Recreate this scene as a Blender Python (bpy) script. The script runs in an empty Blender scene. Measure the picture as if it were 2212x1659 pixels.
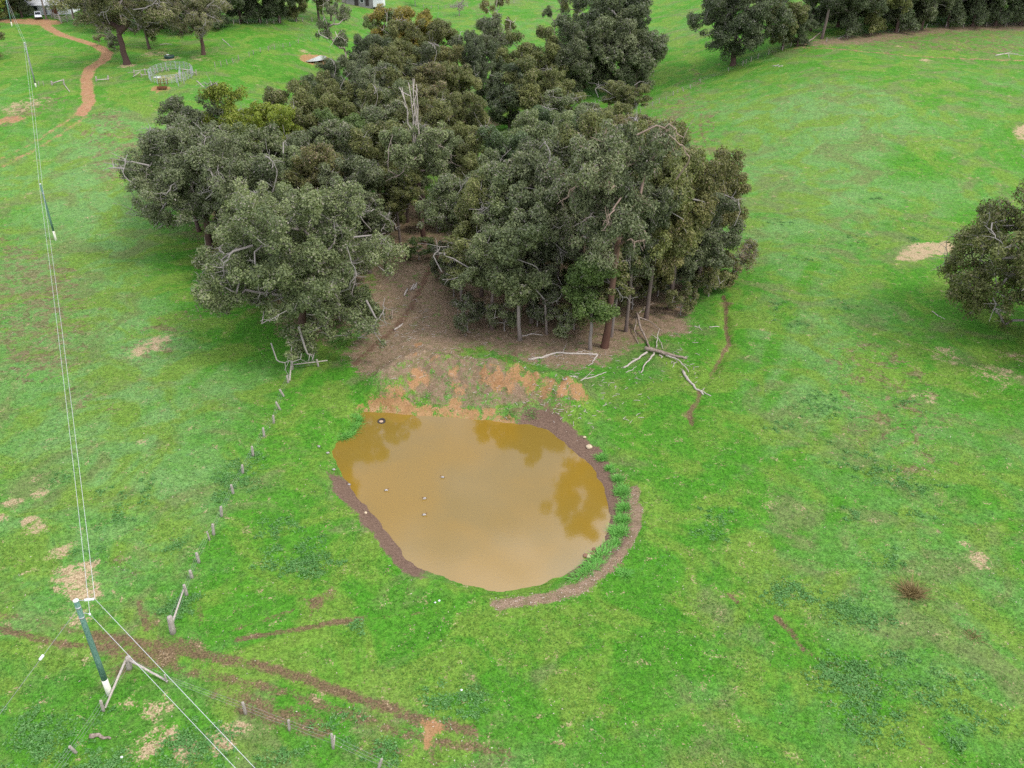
import bpy, bmesh, math, random
import numpy as np
from mathutils import Vector, Matrix

# ------------------------------------------------------------------ camera, sky, sun, exposure
scene = bpy.context.scene
COL = scene.collection
CAM_H, PITCH, FPX = 46.0, math.radians(31.0), 1790.0
CX, CY = 1106.0, 829.5
cam_data = bpy.data.cameras.new("camera")
cam_data.sensor_width = 36.0
cam_data.lens = 36.0 * FPX / 2212.0
cam_data.clip_start = 0.5
cam_data.clip_end = 6000.0
cam = bpy.data.objects.new("camera", cam_data)
cam.location = (0, 0, CAM_H)
cam.rotation_euler = (math.radians(90) - PITCH, 0, 0)
COL.objects.link(cam)
scene.camera = cam

SUN_EL, SUN_AZ = math.radians(52), math.radians(112)      # azimuth clockwise from +y
world = bpy.data.worlds.new("World")
scene.world = world
world.use_nodes = True
wn, wl = world.node_tree.nodes, world.node_tree.links
wn.clear()
w_out = wn.new("ShaderNodeOutputWorld")
w_bg = wn.new("ShaderNodeBackground")
w_sky = wn.new("ShaderNodeTexSky")
w_sky.sky_type = 'NISHITA'
w_sky.sun_disc = False
w_sky.sun_elevation = SUN_EL
w_sky.sun_rotation = SUN_AZ
w_sky.dust_density = 2.5
w_tc = wn.new("ShaderNodeTexCoord")
w_map = wn.new("ShaderNodeMapping"); w_map.inputs['Scale'].default_value = (1.0, 1.0, 2.2)
w_no = wn.new("ShaderNodeTexNoise"); w_no.inputs['Scale'].default_value = 2.6
w_no.inputs['Detail'].default_value = 7; w_no.inputs['Roughness'].default_value = 0.55
w_rmp = wn.new("ShaderNodeValToRGB")
w_rmp.color_ramp.elements[0].position = 0.30; w_rmp.color_ramp.elements[0].color = (0.55, 0.55, 0.55, 1)
w_rmp.color_ramp.elements[1].position = 0.62; w_rmp.color_ramp.elements[1].color = (1, 1, 1, 1)
w_cr = wn.new("ShaderNodeValToRGB")
w_cr.color_ramp.elements[0].position = 0.40; w_cr.color_ramp.elements[0].color = (4.6, 4.8, 5.9, 1)
w_cr.color_ramp.elements[1].position = 0.62; w_cr.color_ramp.elements[1].color = (13.5, 13.5, 14.6, 1)
w_mix = wn.new("ShaderNodeMix"); w_mix.data_type = 'RGBA'
wl.new(w_tc.outputs['Generated'], w_map.inputs['Vector'])
wl.new(w_map.outputs['Vector'], w_no.inputs['Vector'])
wl.new(w_no.outputs['Fac'], w_rmp.inputs['Fac'])
wl.new(w_no.outputs['Fac'], w_cr.inputs['Fac'])
wl.new(w_rmp.outputs['Color'], w_mix.inputs['Factor'])
wl.new(w_sky.outputs['Color'], w_mix.inputs['A'])
wl.new(w_cr.outputs['Color'], w_mix.inputs['B'])
wl.new(w_mix.outputs['Result'], w_bg.inputs['Color'])
w_bg.inputs['Strength'].default_value = 0.13
wl.new(w_bg.outputs['Background'], w_out.inputs['Surface'])

sun_data = bpy.data.lights.new("sun", 'SUN')
sun_data.energy = 1.5
sun_data.angle = math.radians(14)
sun_data.color = (1.0, 0.95, 0.87)
sun = bpy.data.objects.new("sun", sun_data)
_sd = Vector((math.sin(SUN_AZ) * math.cos(SUN_EL), math.cos(SUN_AZ) * math.cos(SUN_EL), math.sin(SUN_EL)))
sun.rotation_euler = (-_sd).to_track_quat('-Z', 'Y').to_euler()
sun.location = (60, -20, 120)
COL.objects.link(sun)

scene.view_settings.view_transform = 'Standard'
scene.view_settings.look = 'None'
scene.view_settings.exposure = 0.62
scene.view_settings.gamma = 1.0
scene.view_settings.use_curve_mapping = False
scene.cycles.use_denoising = False
scene.cycles.sample_clamp_indirect = 3.0
scene.cycles.max_bounces = 6
scene.cycles.diffuse_bounces = 3
scene.cycles.transparent_max_bounces = 4

# ------------------------------------------------------------------ helpers
def vnoise(x, y, seed=0):
    xi = np.floor(x).astype(np.int64); yi = np.floor(y).astype(np.int64)
    fx = x - xi; fy = y - yi
    fx = fx * fx * (3 - 2 * fx); fy = fy * fy * (3 - 2 * fy)
    def h(a, b):
        n = (a * 374761393 + b * 668265263 + seed * 974634777) & 0x7fffffff
        n = ((n ^ (n >> 13)) * 1274126177) & 0x7fffffff
        return ((n ^ (n >> 16)) & 0xffff) / 65535.0
    return (h(xi, yi) * (1 - fx) + h(xi + 1, yi) * fx) * (1 - fy) + (h(xi, yi + 1) * (1 - fx) + h(xi + 1, yi + 1) * fx) * fy

def fbm(x, y, seed=0, o=4):
    s = 0.0; a = 0.5
    for k in range(o):
        s = s + a * vnoise(x * 2 ** k, y * 2 ** k, seed + k * 7); a *= 0.5
    return s / (1 - 0.5 ** o)

def ss(a, b, x):
    t = np.clip((x - a) / (b - a), 0, 1)
    return t * t * (3 - 2 * t)

SP, CP = math.sin(PITCH), math.cos(PITCH)
def rays(P):
    P = np.atleast_2d(np.asarray(P, float))
    u = (P[:, 0] - CX) / FPX; v = -(P[:, 1] - CY) / FPX
    return np.stack([u, CP + v * SP, -SP + v * CP], 1)

def plane_z(P, z):
    d = rays(P); t = (z - CAM_H) / d[:, 2]
    return np.stack([d[:, 0] * t, d[:, 1] * t], 1)

def seg_dist(x, y, pts, closed=False):
    pts = np.asarray(pts, float); n = len(pts)
    best = np.full(x.shape, 1e9)
    for i in range(n if closed else n - 1):
        a = pts[i]; b = pts[(i + 1) % n]
        dx, dy = b - a; L = dx * dx + dy * dy + 1e-12
        t = np.clip(((x - a[0]) * dx + (y - a[1]) * dy) / L, 0, 1)
        best = np.minimum(best, (x - a[0] - t * dx) ** 2 + (y - a[1] - t * dy) ** 2)
    return np.sqrt(best)

def inside(x, y, pts):
    pts = np.asarray(pts, float); n = len(pts); c = np.zeros(x.shape, bool)
    for i in range(n):
        x1, y1 = pts[i]; x2, y2 = pts[(i + 1) % n]
        if y1 == y2: continue
        cond = ((y1 > y) != (y2 > y)) & (x < (x2 - x1) * (y - y1) / (y2 - y1) + x1)
        c ^= cond
    return c

def sdist(x, y, pts):
    d = seg_dist(x, y, pts, True)
    return np.where(inside(x, y, pts), -d, d)

def smooth_closed(P, n=3):
    P = np.asarray(P, float)
    for _ in range(n):
        Q = np.roll(P, -1, 0)
        P = np.stack([P * .75 + Q * .25, P * .25 + Q * .75], 1).reshape(-1, 2)
    return P

# ------------------------------------------------------------------ terrain height
WATER_Z = -0.55
POND_PX = [(779,889),(803,888),(853,891),(915,897),(1003,901),(1106,912),(1138,914),(1171,922),(1193,932),(1218,952),(1246,974),(1271,997),(1288,1019),(1303,1044),(1316,1074),(1321,1104),(1320,1134),(1313,1164),(1301,1182),(1281,1202),(1256,1224),(1226,1242),(1206,1251),(1156,1268),(1106,1278),(1078,1281),(1040,1276),(990,1260),(943,1245),(916,1236),(885,1222),(868,1199),(848,1172),(825,1139),(793,1102),(768,1077),(750,1049),(728,1012),(714,979),(718,962),(735,949),(760,937),(773,920),(778,905)]
POND = smooth_closed(plane_z(POND_PX, WATER_Z), 1)
POND_C = POND.mean(0)
DAM2 = None
MOUND = plane_z([(850,830),(905,800),(985,812),(1060,822),(1130,832),(1215,850)], 0.6)
MOUND2 = plane_z([(905,745),(960,765)], 0.3)
CREEK = plane_z([(1560,640),(1569,655),(1568,712),(1575,745),(1548,790),(1512,846),(1506,868),(1489,893),(1494,918)], 0)
RUTR = plane_z([(1676,1334),(1709,1364),(1734,1402),(1771,1429),(1809,1444)], 0)

def hills(x, y):
    w = ss(22, 78, np.abs(x - 2))
    S = 11 * ss(112, 197, y) + 0.05 * np.maximum(0, y - 197)
    M = 0.085 * np.maximum(0, y - 215) + 1.5 * ss(150, 215, y)
    z = w * S + (1 - w) * M
    z = z + 60 * ss(620, 1500, y) + 25 * ss(250, 700, np.abs(x)) * ss(-50, 250, y)
    z = z + 0.9 * (fbm(x / 60, y / 60, 3, 3) - .5) * ss(90, 160, y)
    return z

def H(x, y):
    x = np.asarray(x, float); y = np.asarray(y, float)
    z = hills(x, y)
    z = z + 0.28 * (fbm(x / 9, y / 9, 11, 3) - .5)
    near = (np.abs(x - POND_C[0]) < 60) & (np.abs(y - POND_C[1]) < 60)
    if np.any(near):
        xs, ys = x[near], y[near]; zz = z[near]
        dm = seg_dist(xs, ys, MOUND)
        g = 0.70 + 0.55 * (fbm(xs / 2.4, ys / 3.4, 5, 3) - .3)
        zz = zz + 3.5 * np.exp(-(dm / 2.8) ** 2) * g + 1.0 * np.exp(-(dm / 4.5) ** 2) * (fbm(xs / .9, ys / .9, 15, 3) - .5) + 0.9 * np.exp(-(seg_dist(xs, ys, MOUND2) / 2.5) ** 2)
        dc = seg_dist(xs, ys, CREEK)
        zz = zz - 0.45 * np.exp(-(dc / 0.55) ** 2) * ss(.25, .6, vnoise(xs / 2.0, ys / 2.0, 9))
        zz = zz - 0.2 * np.exp(-(seg_dist(xs, ys, RUTR) / 0.4) ** 2)
        d = sdist(xs, ys, POND) + 0.35 * (vnoise(xs / .8, ys / .8, 21) - .5)
        ang = np.arctan2(ys - POND_C[1], xs - POND_C[0])
        right = ss(-.75, -.35, ang) * (1 - ss(.75, 1.1, ang))
        wide = 1.3 + 1.6 * right
        prof = WATER_Z + 0.10 + (zz - WATER_Z - .10) * ss(.0, 1.0, d / wide)
        lip = right * 0.25 * np.exp(-((d - 3.1) / 0.6) ** 2)
        zin = WATER_Z + 0.10 - np.minimum(1.6, 0.06 + 0.30 * np.maximum(-d, 0) + .0)
        zz = np.where(d > 0, np.where(d < wide, prof, zz) + lip, zin)
        z = z.copy(); z[near] = zz
    return z

def h1(x, y): return float(H(np.array([x]), np.array([y]))[0])

def ground(P):
    """photo point -> point on the ground"""
    d = rays(P); n = len(d); out = np.zeros((n, 3))
    ts = 20 * (1500 / 20.) ** np.linspace(0, 1, 700)
    for i in range(n):
        X = d[i, 0] * ts; Y = d[i, 1] * ts; Z = CAM_H + d[i, 2] * ts
        f = Z - H(X, Y)
        k = np.argmax(f < 0)
        if f[k] >= 0: k = len(ts) - 1
        a, b = ts[k - 1], ts[k]
        for _ in range(12):
            m = (a + b) / 2
            if CAM_H + d[i, 2] * m - h1(d[i, 0] * m, d[i, 1] * m) < 0: b = m
            else: a = m
        m = (a + b) / 2
        out[i] = (d[i, 0] * m, d[i, 1] * m, h1(d[i, 0] * m, d[i, 1] * m))
    return out

def G(px, py): return Vector(ground([(px, py)])[0])

def upright(base, px, py):
    """photo point -> point in the upright plane that faces the viewer through base"""
    d = rays([(px, py)])[0]
    n = np.array([base[0], base[1]]); n = n / np.linalg.norm(n)
    t = (base[0] * n[0] + base[1] * n[1]) / (d[0] * n[0] + d[1] * n[1])
    return Vector((d[0] * t, d[1] * t, CAM_H + d[2] * t))

# ------------------------------------------------------------------ mesh helpers
def mesh_np(name, V, F, mat=None, smooth=False, attrs=None, cols=None):
    V = np.asarray(V, np.float32); F = np.asarray(F, np.int32)
    me = bpy.data.meshes.new(name)
    nf, k = F.shape
    me.vertices.add(len(V)); me.vertices.foreach_set('co', V.ravel())
    me.loops.add(nf * k); me.loops.foreach_set('vertex_index', F.ravel())
    me.polygons.add(nf)
    me.polygons.foreach_set('loop_start', np.arange(0, nf * k, k, dtype=np.int32))
    me.polygons.foreach_set('loop_total', np.full(nf, k, dtype=np.int32))
    if smooth: me.polygons.foreach_set('use_smooth', np.ones(nf, bool))
    for a, v in (attrs or {}).items():
        me.attributes.new(a, 'FLOAT', 'POINT').data.foreach_set('value', np.asarray(v, np.float32))
    for a, v in (cols or {}).items():
        c = np.ones((len(V), 4), np.float32); c[:, :3] = v
        me.attributes.new(a, 'FLOAT_COLOR', 'POINT').data.foreach_set('color', c.ravel())
    me.update(calc_edges=True); me.validate()
    if mat: me.materials.append(mat)
    return me

class MB:
    """collects shapes for one mesh"""
    def __init__(s): s.v = []; s.f = []; s.n = 0; s.rad = []
    def add(s, V, F, rad=0.0):
        V = np.asarray(V, float)
        s.v.append(V); s.f += [tuple(i + s.n for i in f) for f in F]; s.n += len(V)
        s.rad.append(np.full(len(V), rad) if np.isscalar(rad) else np.asarray(rad))
    def tube(s, pts, rad, n=6, cap=True):
        V, F, R = tube_np(pts, rad, n)
        F = [tuple(f) for f in F]
        if cap:
            F.append(tuple(range(n))[::-1]); F.append(tuple(range(len(V) - n, len(V))))
        s.add(V, F, R)
    def box(s, c, size, rot=0.0, bev=0.0):
        hx, hy, hz = [q / 2 for q in size]
        if bev > 0:
            b = min(bev, hx * .6, hy * .6, hz * .6)
            V = []
            for sz in (-1, 1):
                for ins in ((0, b), (b, 0)):
                    dz = sz * (hz - (b if ins == (0, b) else 0)); q = 0 if ins == (0, b) else b
                    V += [(-(hx - q), -(hy - q), dz), (hx - q, -(hy - q), dz), (hx - q, hy - q, dz), (-(hx - q), hy - q, dz)]
            # rings: 0 side-low,1 bottom, 2 side-high, 3 top
            o = [0, 4, 8, 12]
            F = [(7, 6, 5, 4), (12, 13, 14, 15)]
            for i in range(4):
                j = (i + 1) % 4
                F += [(o[1] + i, o[1] + j, o[0] + j, o[0] + i), (o[0] + i, o[0] + j, o[2] + j, o[2] + i), (o[2] + i, o[2] + j, o[3] + j, o[3] + i)]
        else:
            V = [(-hx, -hy, -hz), (hx, -hy, -hz), (hx, hy, -hz), (-hx, hy, -hz), (-hx, -hy, hz), (hx, -hy, hz), (hx, hy, hz), (-hx, hy, hz)]
            F = [(3, 2, 1, 0), (4, 5, 6, 7), (0, 1, 5, 4), (1, 2, 6, 5), (2, 3, 7, 6), (3, 0, 4, 7)]
        V = np.array(V); c_, s_ = math.cos(rot), math.sin(rot)
        V = np.stack([V[:, 0] * c_ - V[:, 1] * s_ + c[0], V[:, 0] * s_ + V[:, 1] * c_ + c[1], V[:, 2] + c[2]], 1)
        s.add(V, F)
    def mesh(s, name, mat, smooth=False):
        me = bpy.data.meshes.new(name)
        V = np.concatenate(s.v)
        me.from_pydata(V.tolist(), [], s.f)
        me.attributes.new('rad', 'FLOAT', 'POINT').data.foreach_set('value', np.concatenate(s.rad).astype(np.float32))
        if smooth: me.polygons.foreach_set('use_smooth', np.ones(len(me.polygons), bool))
        me.materials.append(mat)
        return me
    def build(s, name, mat, parent=None, smooth=False):
        return link(name, s.mesh(name, mat, smooth), parent)

def tube_np(pts, rad, n=6):
    P = np.asarray(pts, float); m = len(P)
    rad = np.full(m, rad, float) if np.isscalar(rad) else np.asarray(rad, float)
    T = np.gradient(P, axis=0); T /= np.linalg.norm(T, axis=1)[:, None] + 1e-9
    ref = np.array([0.31, 0.87, 0.11]) if abs(T[:, 2]).mean() > .7 else np.array([0.05, 0.08, 1.0])
    A = np.cross(T, ref); A /= np.linalg.norm(A, axis=1)[:, None] + 1e-9
    B = np.cross(T, A)
    th = np.arange(n) * 2 * np.pi / n
    V = P[:, None] + rad[:, None, None] * (np.cos(th)[None, :, None] * A[:, None] + np.sin(th)[None, :, None] * B[:, None])
    i = np.arange(m - 1)[:, None] * n; j = np.arange(n)[None]
    F = np.stack([i + j, i + (j + 1) % n, i + n + (j + 1) % n, i + n + j], -1).reshape(-1, 4)
    return V.reshape(-1, 3), F, np.repeat(rad, n)

def link(name, data, parent=None):
    o = bpy.data.objects.new(name, data); COL.objects.link(o)
    if parent is not None: o.parent = parent
    return o

def tag(o, label, cat, group=None):
    o['label'] = label; o['category'] = cat
    if group: o['group'] = group
    return o

def thing(name, label, cat, loc=(0, 0, 0), rz=0.0, group=None):
    o = link(name, None); o.location = loc; o.rotation_euler = (0, 0, rz)
    o.empty_display_size = 0.5
    return tag(o, label, cat, group)

def copy_thing(src, loc, rz, label, group=None):
    r = src.copy(); COL.objects.link(r); r.location = loc; r.rotation_euler = (0, 0, rz); r['label'] = label
    if group: r['group'] = group
    for ch in list(src.children):
        c = ch.copy(); COL.objects.link(c); c.parent = r
        for g in ch.children:
            d = g.copy(); COL.objects.link(d); d.parent = c
    return r

# ------------------------------------------------------------------ material helpers
class NT:
    def __init__(s, name):
        s.m = bpy.data.materials.new(name); s.m.use_nodes = True
        s.n, s.l = s.m.node_tree.nodes, s.m.node_tree.links
        s.n.clear(); s.out = s.n.new('ShaderNodeOutputMaterial')
    def node(s, t, **kw):
        x = s.n.new(t)
        for k, v in kw.items(): setattr(x, k, v)
        return x
    def put(s, sock, v):
        if isinstance(v, bpy.types.NodeSocket): s.l.new(v, sock)
        elif v is not None:
            if sock.type == 'RGBA' and len(v) == 3: v = (*v, 1)
            sock.default_value = v
    def coord(s, out='Object'):
        return s.node('ShaderNodeTexCoord').outputs[out]
    def noise(s, vec, scale, detail=4, rough=.55, dist=0.0):
        x = s.node('ShaderNodeTexNoise'); s.put(x.inputs['Vector'], vec)
        x.inputs['Scale'].default_value = scale; x.inputs['Detail'].default_value = detail
        x.inputs['Roughness'].default_value = rough; x.inputs['Distortion'].default_value = dist
        return x.outputs['Fac']
    def math(s, op, a, b=None, c=None, clamp=False):
        x = s.node('ShaderNodeMath', operation=op, use_clamp=clamp)
        s.put(x.inputs[0], a)
        if b is not None: s.put(x.inputs[1], b)
        if c is not None: s.put(x.inputs[2], c)
        return x.outputs[0]
    def mix(s, f, a, b, blend='MIX'):
        x = s.node('ShaderNodeMix', data_type='RGBA', blend_type=blend)
        s.put(x.inputs['Factor'], f); s.put(x.inputs['A'], a); s.put(x.inputs['B'], b)
        return x.outputs['Result']
    def rng(s, v, a, b, lo=0.0, hi=1.0):
        x = s.node('ShaderNodeMapRange', interpolation_type='SMOOTHSTEP'); x.clamp = True
        s.put(x.inputs['Value'], v); x.inputs['From Min'].default_value = a; x.inputs['From Max'].default_value = b
        x.inputs['To Min'].default_value = lo; x.inputs['To Max'].default_value = hi
        return x.outputs['Result']
    def ramp(s, f, stops):
        x = s.node('ShaderNodeValToRGB'); s.put(x.inputs['Fac'], f)
        e = x.color_ramp.elements
        while len(e) < len(stops): e.new(.5)
        for k, (p, c) in zip(e, stops): k.position = p; k.color = (*c, 1)
        return x.outputs['Color']
    def scale_val(s, col, f):
        x = s.node('ShaderNodeVectorMath', operation='SCALE'); s.put(x.inputs[0], col); s.put(x.inputs['Scale'], f)
        return x.outputs[0]
    def bump(s, h, strength=.4, dist=.05):
        x = s.node('ShaderNodeBump'); s.put(x.inputs['Height'], h)
        x.inputs['Strength'].default_value = strength; x.inputs['Distance'].default_value = dist
        return x.outputs['Normal']
    def attr(s, name, out='Fac', typ='GEOMETRY'):
        x = s.node('ShaderNodeAttribute', attribute_name=name, attribute_type=typ)
        return x.outputs[out]
    def principled(s, col, rough=.7, spec=.3, normal=None, metal=0.0):
        b = s.node('ShaderNodeBsdfPrincipled')
        s.put(b.inputs['Base Color'], col); s.put(b.inputs['Roughness'], rough)
        b.inputs['Specular IOR Level'].default_value = spec; b.inputs['Metallic'].default_value = metal
        if normal is not None: s.put(b.inputs['Normal'], normal)
        return b.outputs[0]
    def done(s, shader):
        s.l.new(shader, s.out.inputs['Surface']); return s.m

def simple_mat(name, c1, c2, scale=8.0, rough=.7, spec=.3, metal=0.0, stretch=(1, 1, 1), bump=.3):
    t = NT(name)
    mp = t.node('ShaderNodeMapping'); t.put(mp.inputs['Vector'], t.coord()); mp.inputs['Scale'].default_value = stretch
    f = t.noise(mp.outputs[0], scale, 5, .65)
    return t.done(t.principled(t.mix(t.rng(f, .3, .7), c1, c2), rough, spec, t.bump(f, bump, .02), metal))

M = {}
M['post'] = simple_mat('weathered_post', (.22, .19, .16), (.42, .38, .33), 6, .85, .15, stretch=(4, 4, .7))
M['pale_wood'] = simple_mat('bleached_wood', (.30, .26, .22), (.52, .47, .41), 5, .8, .15, stretch=(2, 2, 2))
M['brown_wood'] = simple_mat('brown_deadwood', (.16, .12, .09), (.34, .28, .23), 5, .85, .15)
M['grey_timber'] = simple_mat('grey_timber', (.12, .115, .11), (.30, .29, .28), 3, .85, .15, stretch=(6, 6, .5))
M['wire'] = simple_mat('galvanised_wire', (.22, .22, .22), (.36, .36, .36), 20, .5, .4)
M['conductor'] = simple_mat('aluminium_conductor', (.50, .51, .52), (.64, .65, .66), 20, .5, .4)
M['galv'] = simple_mat('galvanised_steel', (.30, .32, .33), (.46, .48, .49), 6, .5, .5, .3)
M['rust'] = simple_mat('rusty_steel', (.10, .045, .025), (.22, .09, .045), 9, .85, .2)
M['pole_green'] = simple_mat('green_pole', (.035, .12, .085), (.17, .29, .23), 7, .75, .25, stretch=(3, 3, 1.2))
M['pole_grey'] = simple_mat('treated_pole', (.13, .17, .15), (.30, .31, .28), 5, .8, .2, stretch=(3, 3, .6))
M['pole_white'] = simple_mat('cream_pole_base', (.55, .55, .44), (.75, .75, .63), 4, .7, .25)
M['cap'] = simple_mat('metal_cap', (.7, .71, .72), (.8, .81, .82), 6, .4, .5)
M['porcelain'] = simple_mat('porcelain', (.72, .73, .75), (.82, .83, .85), 6, .25, .5)
M['rubber'] = simple_mat('rubber', (.018, .015, .014), (.05, .04, .035), 12, .7, .3)
M['stone_pale'] = simple_mat('pale_stone', (.40, .32, .20), (.6, .5, .34), 7, .85, .2)
M['stone_brown'] = simple_mat('brown_stone', (.16, .085, .055), (.30, .17, .11), 7, .85, .2)
M['white_paint'] = simple_mat('white_paint', (.62, .63, .64), (.78, .79, .8), 3, .6, .3)
M['car_paint'] = simple_mat('car_paint', (.72, .74, .77), (.76, .78, .8), 3, .25, .5, bump=0)
M['glass'] = simple_mat('dark_glass', (.02, .025, .03), (.03, .035, .04), 3, .08, .5, bump=0)
M['iron_roof'] = simple_mat('corrugated_iron', (.50, .52, .54), (.66, .68, .70), 2, .4, .5, stretch=(.3, 8, 1))
M['tank_green'] = simple_mat('dark_green_plastic', (.012, .045, .038), (.02, .06, .05), 4, .5, .35)
M['orange'] = simple_mat('orange_plastic', (.75, .16, .02), (.8, .2, .03), 5, .6, .3)
M['dirt_core'] = simple_mat('caked_mud', (.34, .24, .16), (.48, .36, .25), 9, .9, .1)

# ------------------------------------------------------------------ ground sheet
DAM2 = ground([(655,123),(672,120),(700,122),(700,136),(672,136),(660,131)])[:, :2]

def build_ground():
    ys = [-90.0]
    while ys[-1] < 20: ys.append(ys[-1] + 4)
    while ys[-1] < 1700:
        y = ys[-1]
        ys.append(y + (0.27 if y < 112 else 0.0031 * y * (1 if y < 420 else 1 + (y - 420) / 40)))
    ys = np.array(ys)
    inner = np.linspace(-1, 1, 620)
    t = np.linspace(0, 1, 26)[1:]
    Yc = np.maximum(ys, 22)
    half = 0.66 * (Yc * CP + CAM_H * SP) + 3
    outer_w = 1200 - half
    X = np.concatenate([-(half[:, None] + (t[::-1] ** 2.2)[None] * outer_w[:, None]), half[:, None] * inner[None], half[:, None] + (t ** 2.2)[None] * outer_w[:, None]], 1)
    Y = np.repeat(ys[:, None], X.shape[1], 1)
    x, y = X.ravel(), Y.ravel()
    z = H(x, y)
    nr, nc = X.shape
    i = (np.arange(nr - 1)[:, None] * nc + np.arange(nc - 1)[None]).ravel()
    F = np.stack([i, i + 1, i + nc + 1, i + nc], 1)
    N = len(x)
    m = {k: np.zeros(N) for k in 'soil litter straw red patch clay lush pale mud'.split()}  # the deep-green mask holds rich grass and also painted tree shade

    def line(k, width, px, s=1.0, soft=1.0):
        w = ground(px)[:, :2]
        lo, hi = w.min(0) - width * 4, w.max(0) + width * 4
        sel = np.where((x > lo[0]) & (x < hi[0]) & (y > lo[1]) & (y < hi[1]))[0]
        d = seg_dist(x[sel], y[sel], w)
        m[k][sel] = np.maximum(m[k][sel], s * (1 - ss(width * .35, width * (1 + soft), d)))
    def area(k, edge, px, s=1.0):
        w = smooth_closed(ground(px)[:, :2], 2)
        lo, hi = w.min(0) - edge * 3, w.max(0) + edge * 3
        sel = np.where((x > lo[0]) & (x < hi[0]) & (y > lo[1]) & (y < hi[1]))[0]
        d = sdist(x[sel], y[sel], w)
        m[k][sel] = np.maximum(m[k][sel], s * (1 - ss(-edge, edge, d)))
    def spot(k, px, py, r, s=1.0, ry=None):
        w = ground([(px, py)])[0]; ry = ry or r
        sel = np.where((np.abs(x - w[0]) < r * 2.2) & (np.abs(y - w[1]) < ry * 2.2))[0]
        d = np.hypot((x[sel] - w[0]) / r, (y[sel] - w[1]) / ry)
        m[k][sel] = np.maximum(m[k][sel], s * (1 - ss(.3, 1.5, d)))

    # red farm track
    trk = [(78,44),(95,52),(108,62),(130,74),(175,88),(212,100),(232,113),(226,128),(196,146),(187,166),(189,196),(192,222),(176,246),(141,270),(100,298),(50,325),(0,350),(-40,372)]
    line('red', .8, [(a - 5, b) for a, b in trk[:13]], .85, .9); line('red', .8, [(a + 5, b + 1) for a, b in trk[:13]], .85, .9); line('red', 1.6, trk[:13], .36, .6)
    w2 = [(176,246),(141,270),(100,298),(50,325),(0,350),(-40,372)]
    line('red', .55, [(a - 4, b - 4) for a, b in w2], .50); line('red', .55, [(a + 9, b + 7) for a, b in w2], .50)
    area('red', 2.0, [(178,168),(205,170),(206,182),(196,200),(202,205),(186,232),(176,225),(172,190)], .62)
    area('red', 2.0, [(60,40),(110,40),(150,50),(105,56),(-20,48),(-20,40)], .8)
    line('red', 1.5, [(0,262),(20,257),(35,258)], .7)
    area('straw', 2.5, [(0,228),(30,220),(75,212),(112,210),(116,222),(70,232),(30,246),(0,248)], .60)
    area('patch', 2.1, [(0,240),(110,205),(160,208),(120,232),(60,258),(0,285)], 0.65)
    # soil: ruts lower left
    line('soil', .33, [(-30,1350),(0,1358),(62,1374),(150,1394),(250,1400),(300,1408)], .85)
    line('soil', .30, [(-30,1318),(0,1328),(60,1338),(120,1350),(200,1375)], .62)
    line('soil', .42, [(200,1371),(275,1384),(375,1404),(475,1421),(553,1437),(653,1464),(753,1502),(853,1534),(905,1555),(960,1568),(1020,1580)], .95)
    line('soil', .40, [(212,1394),(325,1434),(450,1459),(553,1477),(628,1502),(703,1527),(778,1552),(853,1579),(928,1599),(1028,1615),(1105,1630)], .72)
    line('soil', .36, [(455,1500),(482,1491),(525,1516)], .6)
    line('soil', .8, [(520,1518),(560,1532),(610,1548),(655,1560),(690,1580)], .8)
    area('soil', 1.0, [(210,1372),(275,1375),(315,1380),(345,1372),(380,1370),(440,1385),(440,1400),(385,1420),(400,1450),(355,1445),(300,1430),(230,1430),(200,1400)], .9)
    area('soil', .8, [(225,1440),(275,1425),(300,1445),(262,1470),(240,1475)], .75)
    area('soil', .6, [(420,1440),(470,1440),(500,1462),(440,1462)], .7)
    for px, r, s in (((305,1330), .22, .7), ((318,1360), .3, .8), ((337,1350), .25, .6)):
        line('soil', r, [px, (px[0] - 5, px[1] - 35)], s)
    line('soil', .22, [(430,1305),(436,1335),(432,1350)], .6)
    line('soil', .26, [(515,1382),(560,1373),(660,1357),(720,1345),(780,1337)], .92)
    line('soil', .18, [(780,1337),(840,1332),(905,1324)], .6)
    line('soil', .2, [(470,1375),(558,1342),(630,1320),(683,1302)], .66)
    spot('soil', 685, 1301, .9, .85); spot('soil', 716, 1284, .9, .62)
    area('clay', .6, [(875,1535),(960,1560),(985,1578),(930,1590),(940,1615),(915,1620),(905,1575)], .68)
    area('patch', 2.8, [(640,1500),(860,1560),(1100,1620),(1120,1659),(900,1659),(700,1560)], 0.73)
    # creek line and right ruts
    line('soil', .24, [(1562,640),(1569,655),(1568,712),(1575,745)], 1.0)
    line('soil', .22, [(1575,745),(1548,790),(1535,812)], .9)
    line('soil', .26, [(1512,846),(1506,868),(1489,893),(1494,918)], 1.0); line('lush_and_shade', 1.2, [(1569,655),(1575,745),(1548,790),(1512,846),(1489,893),(1494,960),(1500,1010)], 1.0)
    spot('soil', 1487, 896, .8, .7); spot('soil', 1568, 660, 1.0, .8)
    line('soil', .22, [(1676,1334),(1709,1364),(1734,1402)], 1.0); line('lush_and_shade', 1.3, [(1590,1290),(1676,1334),(1734,1402),(1800,1460),(1870,1540),(1930,1580),(2010,1622),(2060,1659)], 1.0); line('soil', .25, [(1578,1285),(1592,1300)], .8)
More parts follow.
